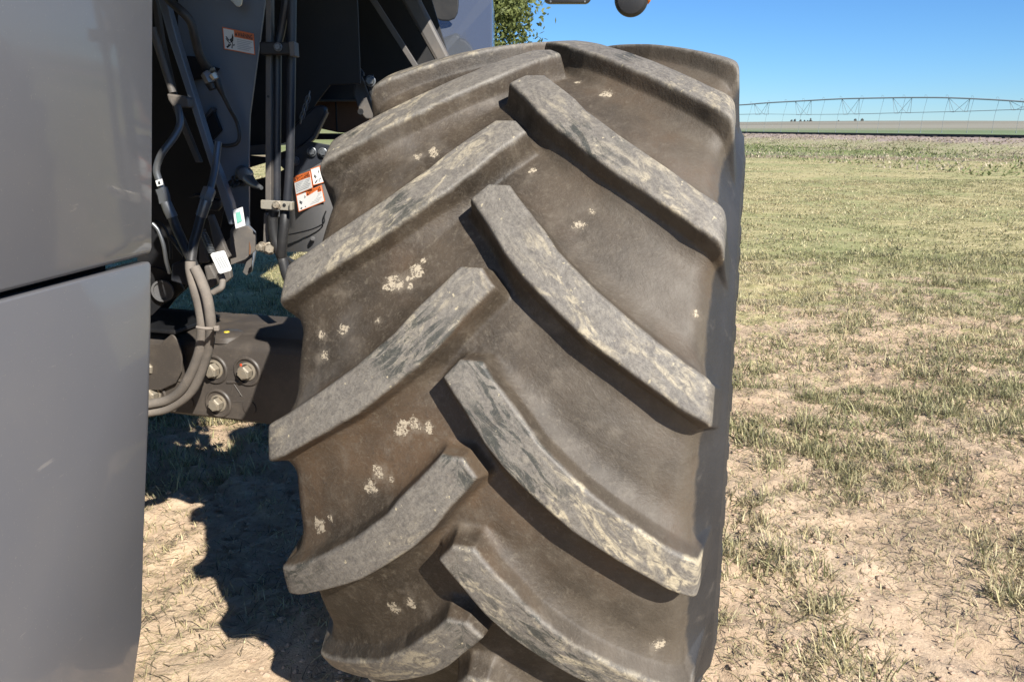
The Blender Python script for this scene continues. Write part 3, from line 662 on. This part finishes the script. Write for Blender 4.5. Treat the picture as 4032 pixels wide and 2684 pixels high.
# bundle of hose ends right of the plate
m=MB()
for k in range(9):
    x,y=895+random.random()*60,690+random.random()*45; m.tube([at(x,y,2.2),at(x+10,y+5,2.15),at(x+25,y+(random.random()-.5)*30,2.17)],.006,6,3)
m.build('wiring_bundle',M_rubber,ROOT,smooth=1)
pipe('grease_nozzle',M_steel,[(955,680,2.16),(968,690,2.12),(985,712,2.1),(1005,728,2.08),(1030,740,2.06)],[.020,.018,.014,.010,.005])
MB().lathe(at(968,686,2.11),(0,-1,0),[(.018,-.01),(.018,.012),(.010,.014),(.001,.014)],14).build('cap_nut',M_steel,ROOT,smooth=.5)

# diagonal strut
plate('diagonal_strut',M_plate,[(604,-200),(640,-200),(655,0),(700,165),(752,330),(835,600),(880,712),(912,800),(930,884),(900,884),(893,860),(809,600),(722,330),(665,160),(621,0)],2.02,.03,bevel=.003,label='long flat diagonal strut')
plate('diagonal_strut',M_frameL,[(593,-60),(606,-60),(640,160),(700,420),(790,640),(770,640),(680,430),(620,200)],2.12,.02)
# ties left of the strut
pipe('control_rod',M_frameL,[(600,110,2.0),(640,240,2.0),(680,365,2.0)],.009,smooth=0)
plate('rod_clamp',M_frameL,[(655,368),(720,378),(742,385),(748,424),(680,422),(662,395)],1.96,.03,bevel=.004)
pipe('steel_pipe',M_steel,[(700,420,1.96),(706,450,1.95),(708,490,1.94),(685,540,1.92),(640,600,1.9),(622,640,1.9),(616,675,1.9),(627,712,1.9),(640,745,1.9)],.0085)
sp1=pipe('hose_fitting',M_steel,[(634,742,1.89),(644,768,1.89),(650,800,1.89)],[.0155,.0155,.0155],seg=6,smooth=0)
pipe('ferrule',M_steel,[(652,795,1.885),(664,825,1.885),(679,856,1.885)],[.0125,.0135,.0135],parent=sp1,smooth=0)
plate('pipe_label',M_white,[(611,712),(638,704),(643,728),(618,735)],1.885,.002); 
plate('pipe_label_print',M_ink,[(621,716),(629,713),(632,724),(624,727)],1.8835,.0005)
pipe('steel_pipe',M_steel,[(860,560,1.98),(850,640,1.96),(838,705,1.93),(826,750,1.9)],.0085)
sp2=pipe('hose_fitting',M_steel,[(826,745,1.9),(816,772,1.89),(812,785,1.89)],[.016,.016,.016],seg=6,smooth=0)
pipe('ferrule',M_steel,[(812,790,1.885),(802,820,1.88),(792,850,1.88)],[.0145,.0135,.0135],parent=sp2,smooth=0)
pipe('hydraulic_hose',M_rubber,[(678,855,1.885),(700,910,1.88),(735,985,1.86),(765,1050,1.85),(790,1110,1.85),(812,1180,1.85),(826,1260,1.86),(830,1310,1.88),(815,1400,1.92),(765,1530,1.95),(680,1595,1.97),(600,1622,1.98),(560,1628,1.98)],.0115)['label']='black hydraulic hose from the left fitting, dusty grey lower down'
pipe('hydraulic_hose',M_rubber,[(792,848,1.88),(778,905,1.87),(762,960,1.86),(752,1030,1.84)],.0115)
pipe('hydraulic_hose',M_hose,[(750,1030,1.835),(752,1070,1.83),(768,1140,1.83),(786,1210,1.84),(795,1290,1.85),(780,1400,1.88),(725,1520,1.92),(670,1570,1.95),(600,1588,1.96),(560,1592,1.96)],[.0125]*10)['label']='dusty grey hydraulic hose curving down to the axle'  # lower run of the black hose in the lighter sunlit copy
pipe('hydraulic_hose',M_hose,[(766,1052,1.825),(790,1100,1.82),(815,1170,1.82),(828,1250,1.83),(829,1310,1.85),(810,1410,1.89),(757,1535,1.93),(672,1602,1.96),(600,1620,1.97),(560,1624,1.97)],.0125)['label']='dusty grey hydraulic hose, the outer one of the curved pair'
zt=MB().tube([at(774,1287,1.79),at(800,1292,1.79),at(832,1293,1.8),at(845,1292,1.82),at(858,1290,1.84)],.004,6,3).build('cable_tie',M_hose,ROOT,smooth=1)
MB().box(at(853,1292,1.80),(.012,.01,.012)).build('tie_lock',M_hose,zt,bevel=.002)
# cable from above the strut
hp=pipe('control_cable',M_rubber,[(650,-20,1.98),(675,10,1.98),(720,50,1.98),(752,90,1.99),(768,150,2.0),(785,215,2.02),(812,262,2.05),(835,290,2.08)],[.0105]*6+[.013,.013])
pipe('cable_nut',M_zinc,[(812,282,2.05),(845,270,2.05)],.004,parent=hp,smooth=0)
pipe('cable_nut',M_steel,[(806,288,2.03),(818,302,2.03),(828,326,2.03)],[.012,.014,.011],parent=hp,seg=6,smooth=0)
pipe('cable_nut',M_zinc,[(838,292,2.02),(850,312,2.02)],[.010,.008],parent=hp,seg=6,smooth=0)
pipe('cable_boot',M_rubber,[(828,326,2.05),(840,352,2.05)],[.014,.011],parent=hp,smooth=0)
pipe('cable_boot',M_rubber,[(850,312,2.05),(862,340,2.05),(876,372,2.06)],[.010,.009,.006],parent=hp,smooth=0)
pipe('control_cable',M_rubber,[(876,372,2.06),(905,430,2.08),(932,480,2.1),(943,530,2.1),(935,562,2.1),(905,574,2.1),(870,572,2.1),(832,560,2.1)],.0052)
# lower bracket cluster
plate('bracket',M_frameL,[(815,850),(835,845),(890,985),(905,1010),(870,1050),(848,1000)],2.05,.02,bevel=.003)
plate('bracket',M_frameL,[(782,930),(795,935),(822,1025),(820,1035),(784,1035)],2.08,.01,bevel=.002)
plate('bracket',M_frameL,[(800,1048),(828,1040),(852,1085),(850,1125),(820,1140)],2.0,.03,bevel=.006)
plate('bracket',M_frameL,[(875,1050),(905,1065),(910,1095),(888,1115),(875,1110)],2.02,.02,bevel=.003)
plate('bracket',M_frame,[(735,780),(770,760),(868,790),(870,815),(855,832),(820,828),(815,770)],2.2,.02,bevel=.004)
plate('terminal_box',M_frame,[(676,1040),(735,1020),(760,1055),(748,1128),(672,1105)],1.93,.04,bevel=.003)
# coil spring
cs=[]; 
for k in range(150):
    t=k/149; c=at(795+40*t,905+90*t,1.97); a_=t*15*2*math.pi; cs.append(c+Vector((math.cos(a_)*.0085,0,0))+Vector((.0,math.sin(a_)*.0085,0)))
MB().tube(cs,.0016,5,0).build('coil_spring',M_steel,ROOT,smooth=1)
tg=plate('white_tag',M_white,[(828,1003),(836,996),(880,986),(886,992),(912,1058),(908,1066),(868,1078),(860,1074)],1.90,.002,bevel=.0008,label='creased white paper tag tied to the spring')
for k in range(4): plate('tag_print',M_grey,[(846+9*k,1013-1.5*k),(849+9*k,1012-1.5*k),(873+9*k,1056-1.5*k),(870+9*k,1057-1.5*k)],1.8985,.0005,parent=tg,bevel=0)
pipe('spring_cable',M_hose,[(866,1075,1.93),(876,1100,1.93),(872,1130,1.92),(850,1145,1.92),(838,1152,1.92)],.008)
st=plate('sticker',M_white,[(916,828),(955,815),(966,888),(928,901)],2.0,.0015,bevel=.0005,label='small white sticker with green print')
plate('sticker_print',M_green,[(928,838),(945,832),(953,870),(934,880)],1.998,.0005,parent=st,bevel=0)
# plate with round hole at the bottom left, and thin wires
plate('lower_plate',M_dark,[(560,1040),(640,1060),(700,1100),(725,1140),(690,1170),(640,1200),(600,1240),(560,1260)],2.1,.01)
MB().lathe(at(640,1145,2.085),(0,-1,0),[(.030,-.004),(.030,.004),(.024,.004),(.024,-.002),(.001,-.002)],24).build('round_hole',M_shield,ROOT,smooth=.5)
pipe('thin_pipe',M_steel,[(600,880,1.95),(625,910,1.95),(645,970,1.95),(655,1030,1.96),(668,1075,1.97)],.005)
pipe('thin_pipe',M_rubber,[(610,870,2.0),(650,900,2.0),(670,960,2.0),(672,1020,2.0)],.004)
pipe('thin_pipe',M_rubber,[(670,930,1.98),(700,970,1.98),(730,1010,1.95)],.006)

# vertical rail with two tubes
YR=2.06
vr=plate('vertical_rail',M_frameL,[(1046,-200),(1067,-200),(1067,800),(1064,830),(1044,830)],YR,.03,bevel=.002)
plate('lower_link',M_frameL,[(1038,838),(1048,838),(1058,860),(1058,975),(1048,985),(1034,975)],YR+.02,.02,bevel=.003,parent=vr)
hexbolt(at(1035,972,YR),(-.4,-1,0),.011,vr); hexbolt(at(1060,978,YR),(.3,-1,0),.013,vr)
MB().lathe(at(1056,381,YR-.002),(0,-1,0),[(.003,0),(.003,.001),(.001,.001)],8).build('rail_hole',M_dark,vr)
pipe('hydraulic_tube',M_frame,[(1130,-60,YR+.02),(1124,20,YR+.02),(1108,120,YR+.03),(1094,200,YR+.03),(1092,400,YR+.03),(1090,700,YR+.03),(1090,800,YR+.03)],.0105)
pipe('hydraulic_tube',M_frame,[(1150,-60,YR+.02),(1148,200,YR+.02),(1144,500,YR+.02),(1140,660,YR+.02),(1130,800,YR+.02)],.0115)
ck=MB().box(at(1100,193,YR-.012),(.090,.03,.030)).build('tube_clamp',M_dark,vr,bevel=.004)
MB().box(at(1158,196,YR-.02),(.014,.04,.034)).build('clamp_end',M_frameL,ck,bevel=.002)
hexbolt(at(1096,186,YR-.028),(0,-1,0),.008,ck,M_steel,0,.008)
cz=plate('tube_clamp',M_zinc,[(1026,789),(1030,787),(1152,794),(1152,830),(1030,822),(1026,818)],YR-.03,.004,bevel=.001,label='zinc clamp strip across the hydraulic tubes')
plate('clamp_end',M_zinc,[(1139,796),(1151,794),(1151,828),(1140,828)],YR-.045,.02,parent=cz)
hexbolt(at(1090,808,YR-.031),(0,-1,0),.009,cz,M_boltm,0,.012)
MB().lathe(at(1119,808,YR-.031),(0,-1,0),[(.0045,0),(.0045,.0008),(.001,.0008)],12).build('clamp_hole',M_dark,cz)
pipe('hydraulic_hose',M_rubber,[(1080,828,YR),(1074,870,YR),(1080,930,YR),(1096,980,YR),(1112,1020,YR),(1124,1070,YR-.02),(1140,1110,YR-.04)],.0135)
pipe('hydraulic_hose',M_rubber,[(1122,828,YR),(1120,880,YR-.01),(1112,960,YR-.01),(1110,1010,YR),(1130,1030,YR+.03),(1165,1045,YR+.08)],.0135)
pipe('thin_pipe',M_steel,[(1098,740,YR+.03),(1098,820,YR+.03),(1096,900,YR+.03)],.005,smooth=0)

# shield with the warning stickers
def shp(x,y): # slightly curved sheet
    return at(x,y,2.40+.10*((x-1270)/150.)**2)
SH=[(1096,640),(1125,618),(1167,585),(1221,558),(1290,572),(1345,600),(1440,640),(1440,990),(1270,992),(1127,991),(1128,925),(1135,760),(1150,690)]
plate('shield_shaded_top',M_frame,[(1096,645),(1125,618),(1167,585),(1221,558),(1300,572),(1345,600),(1345,700),(1150,700)],2.44,.01,bevel=.002)  # upper shield in shade, given darker paint above the shadow edge
m=MB(); cols=[1127,1160,1195,1230,1265,1300,1340,1390,1440]; rowt=[700,690,676,660,640,625,610,600,600]
rows=8; vs_=[]
for c,t_ in zip(cols,rowt):
    for r in range(rows):
        y=t_+(992-t_)*r/(rows-1); p=shp(c,y); p=at(c,y,p.y+.03*((y-700)/290)**2*(1 if y>700 else 0)); vs_.append(p)
for p in list(vs_): vs_.append(p+Vector((0,.008,0)))
nn=len(cols)*rows
fs=[(i*rows+r,i*rows+r+1,(i+1)*rows+r+1,(i+1)*rows+r) for i in range(len(cols)-1) for r in range(rows-1)]
fs+= [tuple(nn+k for k in f[::-1]) for f in fs]
for i in range(len(cols)-1):
    for r in (0,rows-1): fs.append((i*rows+r,(i+1)*rows+r,nn+(i+1)*rows+r,nn+i*rows+r))
for r in range(rows-1):
    for i in (0,len(cols)-1): fs.append((i*rows+r,i*rows+r+1,nn+i*rows+r+1,nn+i*rows+r))
m.add(vs_,fs); shield=m.build('shield',M_shield,ROOT,smooth=.8)
m=MB(); E_=[(1128,925),(1180,915),(1235,900),(1275,878),(1278,850),(1285,830)]
m.tube([shp(x,y)+Vector((0,-.004,0)) for x,y in E_],.0022,6); m.build('shield_seam',M_dark,shield,smooth=1)
for x,y in ((1228,598),(1271,601),(1162,634)): hexbolt(at(x,y,2.435),(0,-1,0),.011,shield,M_steel,0,.01)
hexbolt(shp(1229,942)+Vector((0,.01,0)),(0,-1,0),.006,shield,M_shield,0,.008)

# stickers
def text_mesh(s_,size=1.):
    cu=bpy.data.curves.new('t','FONT'); cu.body=s_; cu.size=size; cu.offset=.025; cu.fill_mode='FRONT'; o=bpy.data.objects.new('t',cu); COL.objects.link(o)
    bpy.context.view_layer.update(); dg=bpy.context.evaluated_depsgraph_get()
    me=bpy.data.meshes.new_from_object(o.evaluated_get(dg)); V=[v.co.copy() for v in me.vertices]; F=[tuple(p.vertices) for p in me.polygons]
    bpy.data.objects.remove(o); bpy.data.meshes.remove(me)
    x0=min(v.x for v in V); x1=max(v.x for v in V); y0=min(v.y for v in V); y1=max(v.y for v in V)
    return [((v.x-x0)/(x1-x0),(v.y-y0)/(y1-y0)) for v in V],F
TW=text_mesh('WARNING')
def sticker(corners,parent,pict=True,split=.36,label=''):
    # corners: tl,tr,br,bl world
    tl_,tr_,br_,bl_=corners; nrm=(tr_-tl_).cross(bl_-tl_).normalized()
    if nrm.y>0: nrm=-nrm
    def q(s_,t_,o_=0.): return (tl_*(1-s_)+tr_*s_)*(1-t_)+(bl_*(1-s_)+br_*s_)*t_+nrm*o_
    def rect(m,a,b__,c,d,o_): m.prism([q(a,b__,o_),q(c,b__,o_),q(c,d,o_),q(a,d,o_)],nrm*.0006); return m
    lab_=rect(MB(),0,0,1,1,.002).build('warning_sticker',M_orange,parent); lab_['label']=label
    rect(MB(),.03,.05,.97,.96,.0028).build('sticker_face',M_white,lab_)
    x0=split if pict else .03
    rect(MB(),x0,.05,.97,.34,.0036).build('sticker_header',M_orange,lab_)
    m=MB(); V,F=TW; a0=x0+.17*(1-x0)
    m.add([q(a0+(.95-a0)*x,.305-.22*y,.0044) for x,y in V],F)
    tx=x0+.02; m.add([q(tx,.27,.0044),q(tx+.10*(1-x0)+.02,.27,.0044),q(tx+.05*(1-x0)+.01,.09,.0044)],[(0,1,2)])
    m.build('lettering',M_ink,lab_)
    m=MB()
    for k in range(6):
        y=.42+.082*k; rect(m,x0+.07,y,.93-(.12*((k*7)%3)/2),y+.030,.0036)
    m.build('small_print',M_grey,lab_)
    if pict:
        m=MB()
        for pl_ in (((.20,.50),(.27,.42),(.30,.20),(.33,.36),(.31,.55),(.24,.66)),((.08,.40),(.12,.40),(.20,.55),(.17,.58)),((.08,.50),(.11,.48),(.17,.60),(.15,.64)),((.12,.60),(.14,.60),(.24,.66),(.20,.70)),((.08,.86),(.22,.70),(.24,.74),(.12,.92)),((.24,.88),(.28,.60),(.30,.60),(.27,.90)),((.30,.72),(.34,.66),(.35,.72),(.31,.78)),((.15,.72),(.18,.70),(.17,.78),(.14,.80))):
            m.prism([q(x/.36*split,y,.0036) for x,y in pl_],nrm*.0006)
        m.build('pictogram',M_ink,lab_)
    return lab_
nF=Vector((.12,-1,0)).normalized()
sticker([onp(x,y,(0,2.248,0),nF) for x,y in ((876,107),(1000,134),(1006,218),(883,195))],fp,True,.37,'warning sticker on the shaded frame plate')
def shs(pts): return [shp(x,y)+Vector((0,-.006,0)) for x,y in pts]
sticker(shs([(1159,696),(1226,672),(1237,740),(1170,768)]),shield,False,0,'warning sticker with a full orange header, upper left on the shield')
sticker(shs([(1226,665),(1290,643),(1300,712),(1237,730)]),shield,True,.55,'warning sticker half hidden behind the tyre edge')
sticker(shs([(1170,769),(1270,728),(1284,792),(1180,834)]),shield,True,.40,'lower warning sticker with a crushed figure pictogram')

# mirror and marker lamp hanging on arms from the machine, top of the picture
YM=4.8
m=MB(); P=[at(x,y,YM) for x,y in ((2141,-60),(2143,-6),(2150,6),(2160,12),(2310,12),(2322,8),(2331,-6),(2333,-60))]; P[0].z+=.12; P[-1].z+=.12
m.prism(P,(0,.07,0)); mir=m.build('mirror',M_black,ROOT,bevel=.01,smooth=.6)
for x in (2168,2303): MB().lathe(at(x,7,YM-.002),(0,-1,0),[(.006,0),(.005,.003),(.001,.003)],10).build('screw',M_steel,mir)
lc=at(2486,-2,YM+.1); lr=.098
m=MB(); m.lathe(lc,(-.15,-1,-.1),[(.001,.035),(lr*.5,.034),(lr*.8,.028),(lr*.95,.012),(lr,0),(lr,-.02),(lr*.93,-.05),(lr*.6,-.07),(.001,-.075)],40); lamp=m.build('marker_lamp',M_black,ROOT,smooth=.6)
for dx in (-.032,.032): MB().lathe(lc+Vector((dx,-.036,.02)),(-.15,-1,-.1),[(.014,0),(.014,.003),(.010,.003),(.008,-.002),(.001,-.002)],16).build('screw_hole',M_rubber,lamp,smooth=.5)
m=MB(); m.lathe(lc+Vector((lr*.92,.01,.02)),(1,.1,0),[(.045,0),(.045,.012),(.035,.02),(.001,.022)],24); m.build('orange_lens',M_lens,lamp,smooth=.5)
m=MB(); m.tube([lc+Vector((0,.05,.05)),lc+Vector((0,.05,.5)),lc+Vector((-.3,.2,.62)),(-.2,5.2,lc.z+.62)],.02,10); m.tube([P[0]+Vector((.1,.04,0)),P[0]+Vector((.1,.05,.35)),(-.2,5.2,P[0].z+.4)],.016,10)
m.build('mirror_arm',M_black,ROOT,smooth=1)

# ---------------------------------------------------------------- grass, litter and clods
TYX0,TYX1=-.55,.75
def wedge(n,y0,y1,xl,xr,pw=1.,g=rng):
    u=g.random(n); Y=(y0**pw+(y1**pw-y0**pw)*u)**(1/pw); X=Y*(xl+(xr-xl)*g.random(n)); return X,Y
def blades(X,Y,h,wd,lean,c,seg=3,name='grass',curl=.5,g=rng,zoff=None):
    n=len(X); Z=ground_h(X,Y)-.004
    if zoff is not None: Z=Z+zoff
    a=g.random(n)*2*np.pi; dx,dy=np.cos(a),np.sin(a); w_=wd*(.6+.8*g.random(n)); wa=a+np.pi/2+(g.random(n)-.5)*1.2; wx,wy=np.cos(wa),np.sin(wa)
    Vs=[]
    for k in range(seg):
        t=k/seg; r=lean*h*(t+curl*t*t); zz=h*np.sqrt(np.clip(1-(np.minimum(lean*(1+curl*t),.98))**2,.04,1))*t; ww=w_*(1-t*.55)*.5
        Vs.append(np.stack([X+dx*r-wx*ww,Y+dy*r-wy*ww,Z+zz],-1)); Vs.append(np.stack([X+dx*r+wx*ww,Y+dy*r+wy*ww,Z+zz],-1))
    t=1; r=lean*h*(1+curl); zz=h*np.sqrt(np.clip(1-(np.minimum(lean*(1+curl),.98))**2,.04,1))
    Vs.append(np.stack([X+dx*r,Y+dy*r,Z+zz],-1))
    V=np.stack(Vs,1); k=V.shape[1]; b=np.arange(n)*k
    T=[]
    for s_ in range(seg-1):
        i=2*s_; T+=[np.stack([b+i,b+i+1,b+i+3],-1),np.stack([b+i,b+i+3,b+i+2],-1)]
    i=2*(seg-1); T.append(np.stack([b+i,b+i+1,b+i+2],-1))
    return V.reshape(-1,3),np.concatenate(T),np.repeat(np.concatenate([c,np.ones((n,1))],1),k,0)
def join(L):
    V=[];F=[];C=[];o=0
    for v,f,c in L: V.append(v);F.append(f+o);C.append(c);o+=len(v)
    return np.concatenate(V),np.concatenate(F),np.concatenate(C)
GREEN=np.array([[.18,.185,.085],[.27,.26,.125],[.36,.335,.17],[.43,.385,.21]]); STRAW=np.array([[.52,.44,.24],[.44,.36,.20],[.38,.33,.19],[.60,.53,.32]]); GREY=np.array([[.20,.18,.12],[.16,.14,.10]])
def pick(pal,n,g=rng): c=pal[g.integers(0,len(pal),n)]; return c*(.75+.5*g.random((n,1)))
def tufts(n,y0,y1,xl,xr,per,rad,h,wd,seg,dens_lo,pw=1.3,green=.55,lean=(.15,.75)):
    X,Y=wedge(n,y0,y1,xl,xr,pw); keep=(cover(X,Y)+(vnoise(X,Y,2.3,40)-.5)*.7)>dens_lo+ .5*(rng.random(n)-.5)*.5
    X,Y=X[keep],Y[keep]; n=len(X); sz=.45+.9*rng.random(n)**1.5; gm=np.clip(green+(fbm(X,Y,.45,3,60)-.5)*2.6+(rng.random(n)-.5)*.4,0,1)
    cnt=np.maximum(3,(per*sz*sz).astype(int)); k=np.repeat(np.arange(n),cnt); N=len(k)
    rr=rad*sz[k]*np.sqrt(rng.random(N)); th=rng.random(N)*2*np.pi
    bx,by=X[k]+rr*np.cos(th),Y[k]+rr*np.sin(th)
    isg=rng.random(N)<gm[k]; c=np.where(isg[:,None],pick(GREEN,N),pick(STRAW,N)); gy_=rng.random(N)<.14; c=np.where(gy_[:,None],pick(GREY,N),c)
    hh=h*sz[k]*(.5+.8*rng.random(N)); ln=lean[0]+(lean[1]-lean[0])*rng.random(N)*np.clip(rr/(rad*sz[k])+.25,0,1)
    return blades(bx,by,hh,wd,ln,c,seg)
L=[tufts(4600,.75,4.2,-.75,1.0,40,.050,.055,.0042,3,.41,lean=(.2,.92)),tufts(9000,.75,4.4,-.75,1.0,7,.035,.036,.0034,2,.10,green=.30,lean=(.3,.95)),tufts(9000,4.2,9,-.75,1.0,9,.06,.04,.006,2,.10,green=.35,lean=(.4,.95)),
   tufts(7500,3.2,9,-.8,1.0,30,.085,.060,.0065,2,.42,lean=(.25,.9)),
   tufts(22000,8,22,-.7,.95,15,.17,.05,.013,2,.34,1.5,.36,lean=(.4,.95)),
   tufts(12000,20,39,-.35,.95,9,.40,.055,.035,2,.3,1.5,.28,lean=(.6,.97))]
# ragged low single blades and weeds by the machine
V,F,C=join(L[:4]); go=npmesh('grass',V,F,M_grass); pattr(go,'col',C,'FLOAT_COLOR'); tag(go,'short patchy green and straw coloured grass tufts in the sandy soil','grass',kind='stuff')
V,F,C=join(L[4:]); go=npmesh('field_grass',V,F,M_grass); pattr(go,'col',C,'FLOAT_COLOR'); tag(go,'pale yellow green mown grass covering the field toward the gravel bank','grass',kind='stuff')
# flat straw litter
X,Y=wedge(90000,.75,6.5,-.8,1.0,1.2); kp=fbm(X,Y,1.7,3,91)+.25*rng.random(len(X))>.50; X,Y=X[kp],Y[kp]; n=len(X)
DK=np.array([[.10,.08,.055],[.16,.13,.09]])
v=blades(X,Y,.015+.055*rng.random(n)**1.6,.0026,.80+.18*rng.random(n),pick(np.concatenate([STRAW,STRAW,GREY,DK]),n),3,curl=.15,zoff=.003+.008*rng.random(n))
so_=npmesh('straw_litter',v[0],v[1],M_grass); pattr(so_,'col',v[2],'FLOAT_COLOR'); tag(so_,'dry straw and grass clippings lying loose on the sandy ground','straw',kind='stuff')
# verge weeds in front of the bank
n=90000; s_=-140+200*rng.random(n); off=np.where(rng.random(n)<.5,-1.3-5*rng.random(n),-5-14*rng.random(n)**1.4); PX=RA[0]+rd[0]*s_+rn[0]*off; PY=RA[1]+rd[1]*s_+rn[1]*off
ok=(PX/PY>.2)&(PX/PY<1.0)&(PY>20); PX,PY=PX[ok],PY[ok]; n=len(PX)
gm=fbm(PX,PY,.25,3,70)-.30*np.clip((off[ok]+6)/4,0,1)+.10; c=np.where((rng.random(n)<np.clip((gm-.3)*2.2,0,1))[:,None],pick(np.array([[.17,.21,.08],[.26,.27,.12]]),n),pick(np.array([[.48,.41,.28],[.42,.36,.25],[.38,.31,.24]]),n))
Z=(BZ-.04)*np.clip((off[ok]+6)/4.7,0,1)
v=blades(PX,PY,.05+.17*rng.random(n)**1.5,.07,np.where(off[ok]>-5,.5+.45*rng.random(n),.3+.6*rng.random(n)),c,2,zoff=Z)
vo=npmesh('verge_weeds',v[0],v[1],M_grass); pattr(vo,'col',v[2],'FLOAT_COLOR'); tag(vo,'taller green and dry weeds along the foot of the gravel bank','weeds',kind='stuff')
# clods
n=26000; X,Y=wedge(n,.8,6,-.75,1.0,1.1); keep=vnoise(X,Y,2.0,80)>.35; X,Y=X[keep],Y[keep]; n=len(X)
ico=np.array([(0,0,1),(.9,0,.3),(.3,.85,.3),(-.7,.5,.3),(-.7,-.5,.3),(.3,-.85,.3),(.7,.5,-.4),(-.3,.85,-.4),(-.9,0,-.4),(-.3,-.85,-.4),(.7,-.5,-.4),(0,0,-1)])
icf=np.array([(0,1,2),(0,2,3),(0,3,4),(0,4,5),(0,5,1),(1,6,2),(2,7,3),(3,8,4),(4,9,5),(5,10,1),(6,7,2),(7,8,3),(8,9,4),(9,10,5),(10,6,1),(11,7,6),(11,8,7),(11,9,8),(11,10,9),(11,6,10)])
sz=.0025+.009*rng.random(n)**3
V=ico[None]*(1+.5*(rng.random((n,12,3))-.5))*sz[:,None,None]*np.array([1.2,1,.7]); V+=np.stack([X,Y,ground_h(X,Y)+sz*.25],-1)[:,None]
F=(icf[None]+np.arange(n)[:,None,None]*12).reshape(-1,3)
cl=npmesh('dirt_clods',V.reshape(-1,3),F,M_clod); tag(cl,'small crumbled clods of dry sandy soil scattered over the ground','dirt clods',kind='stuff')
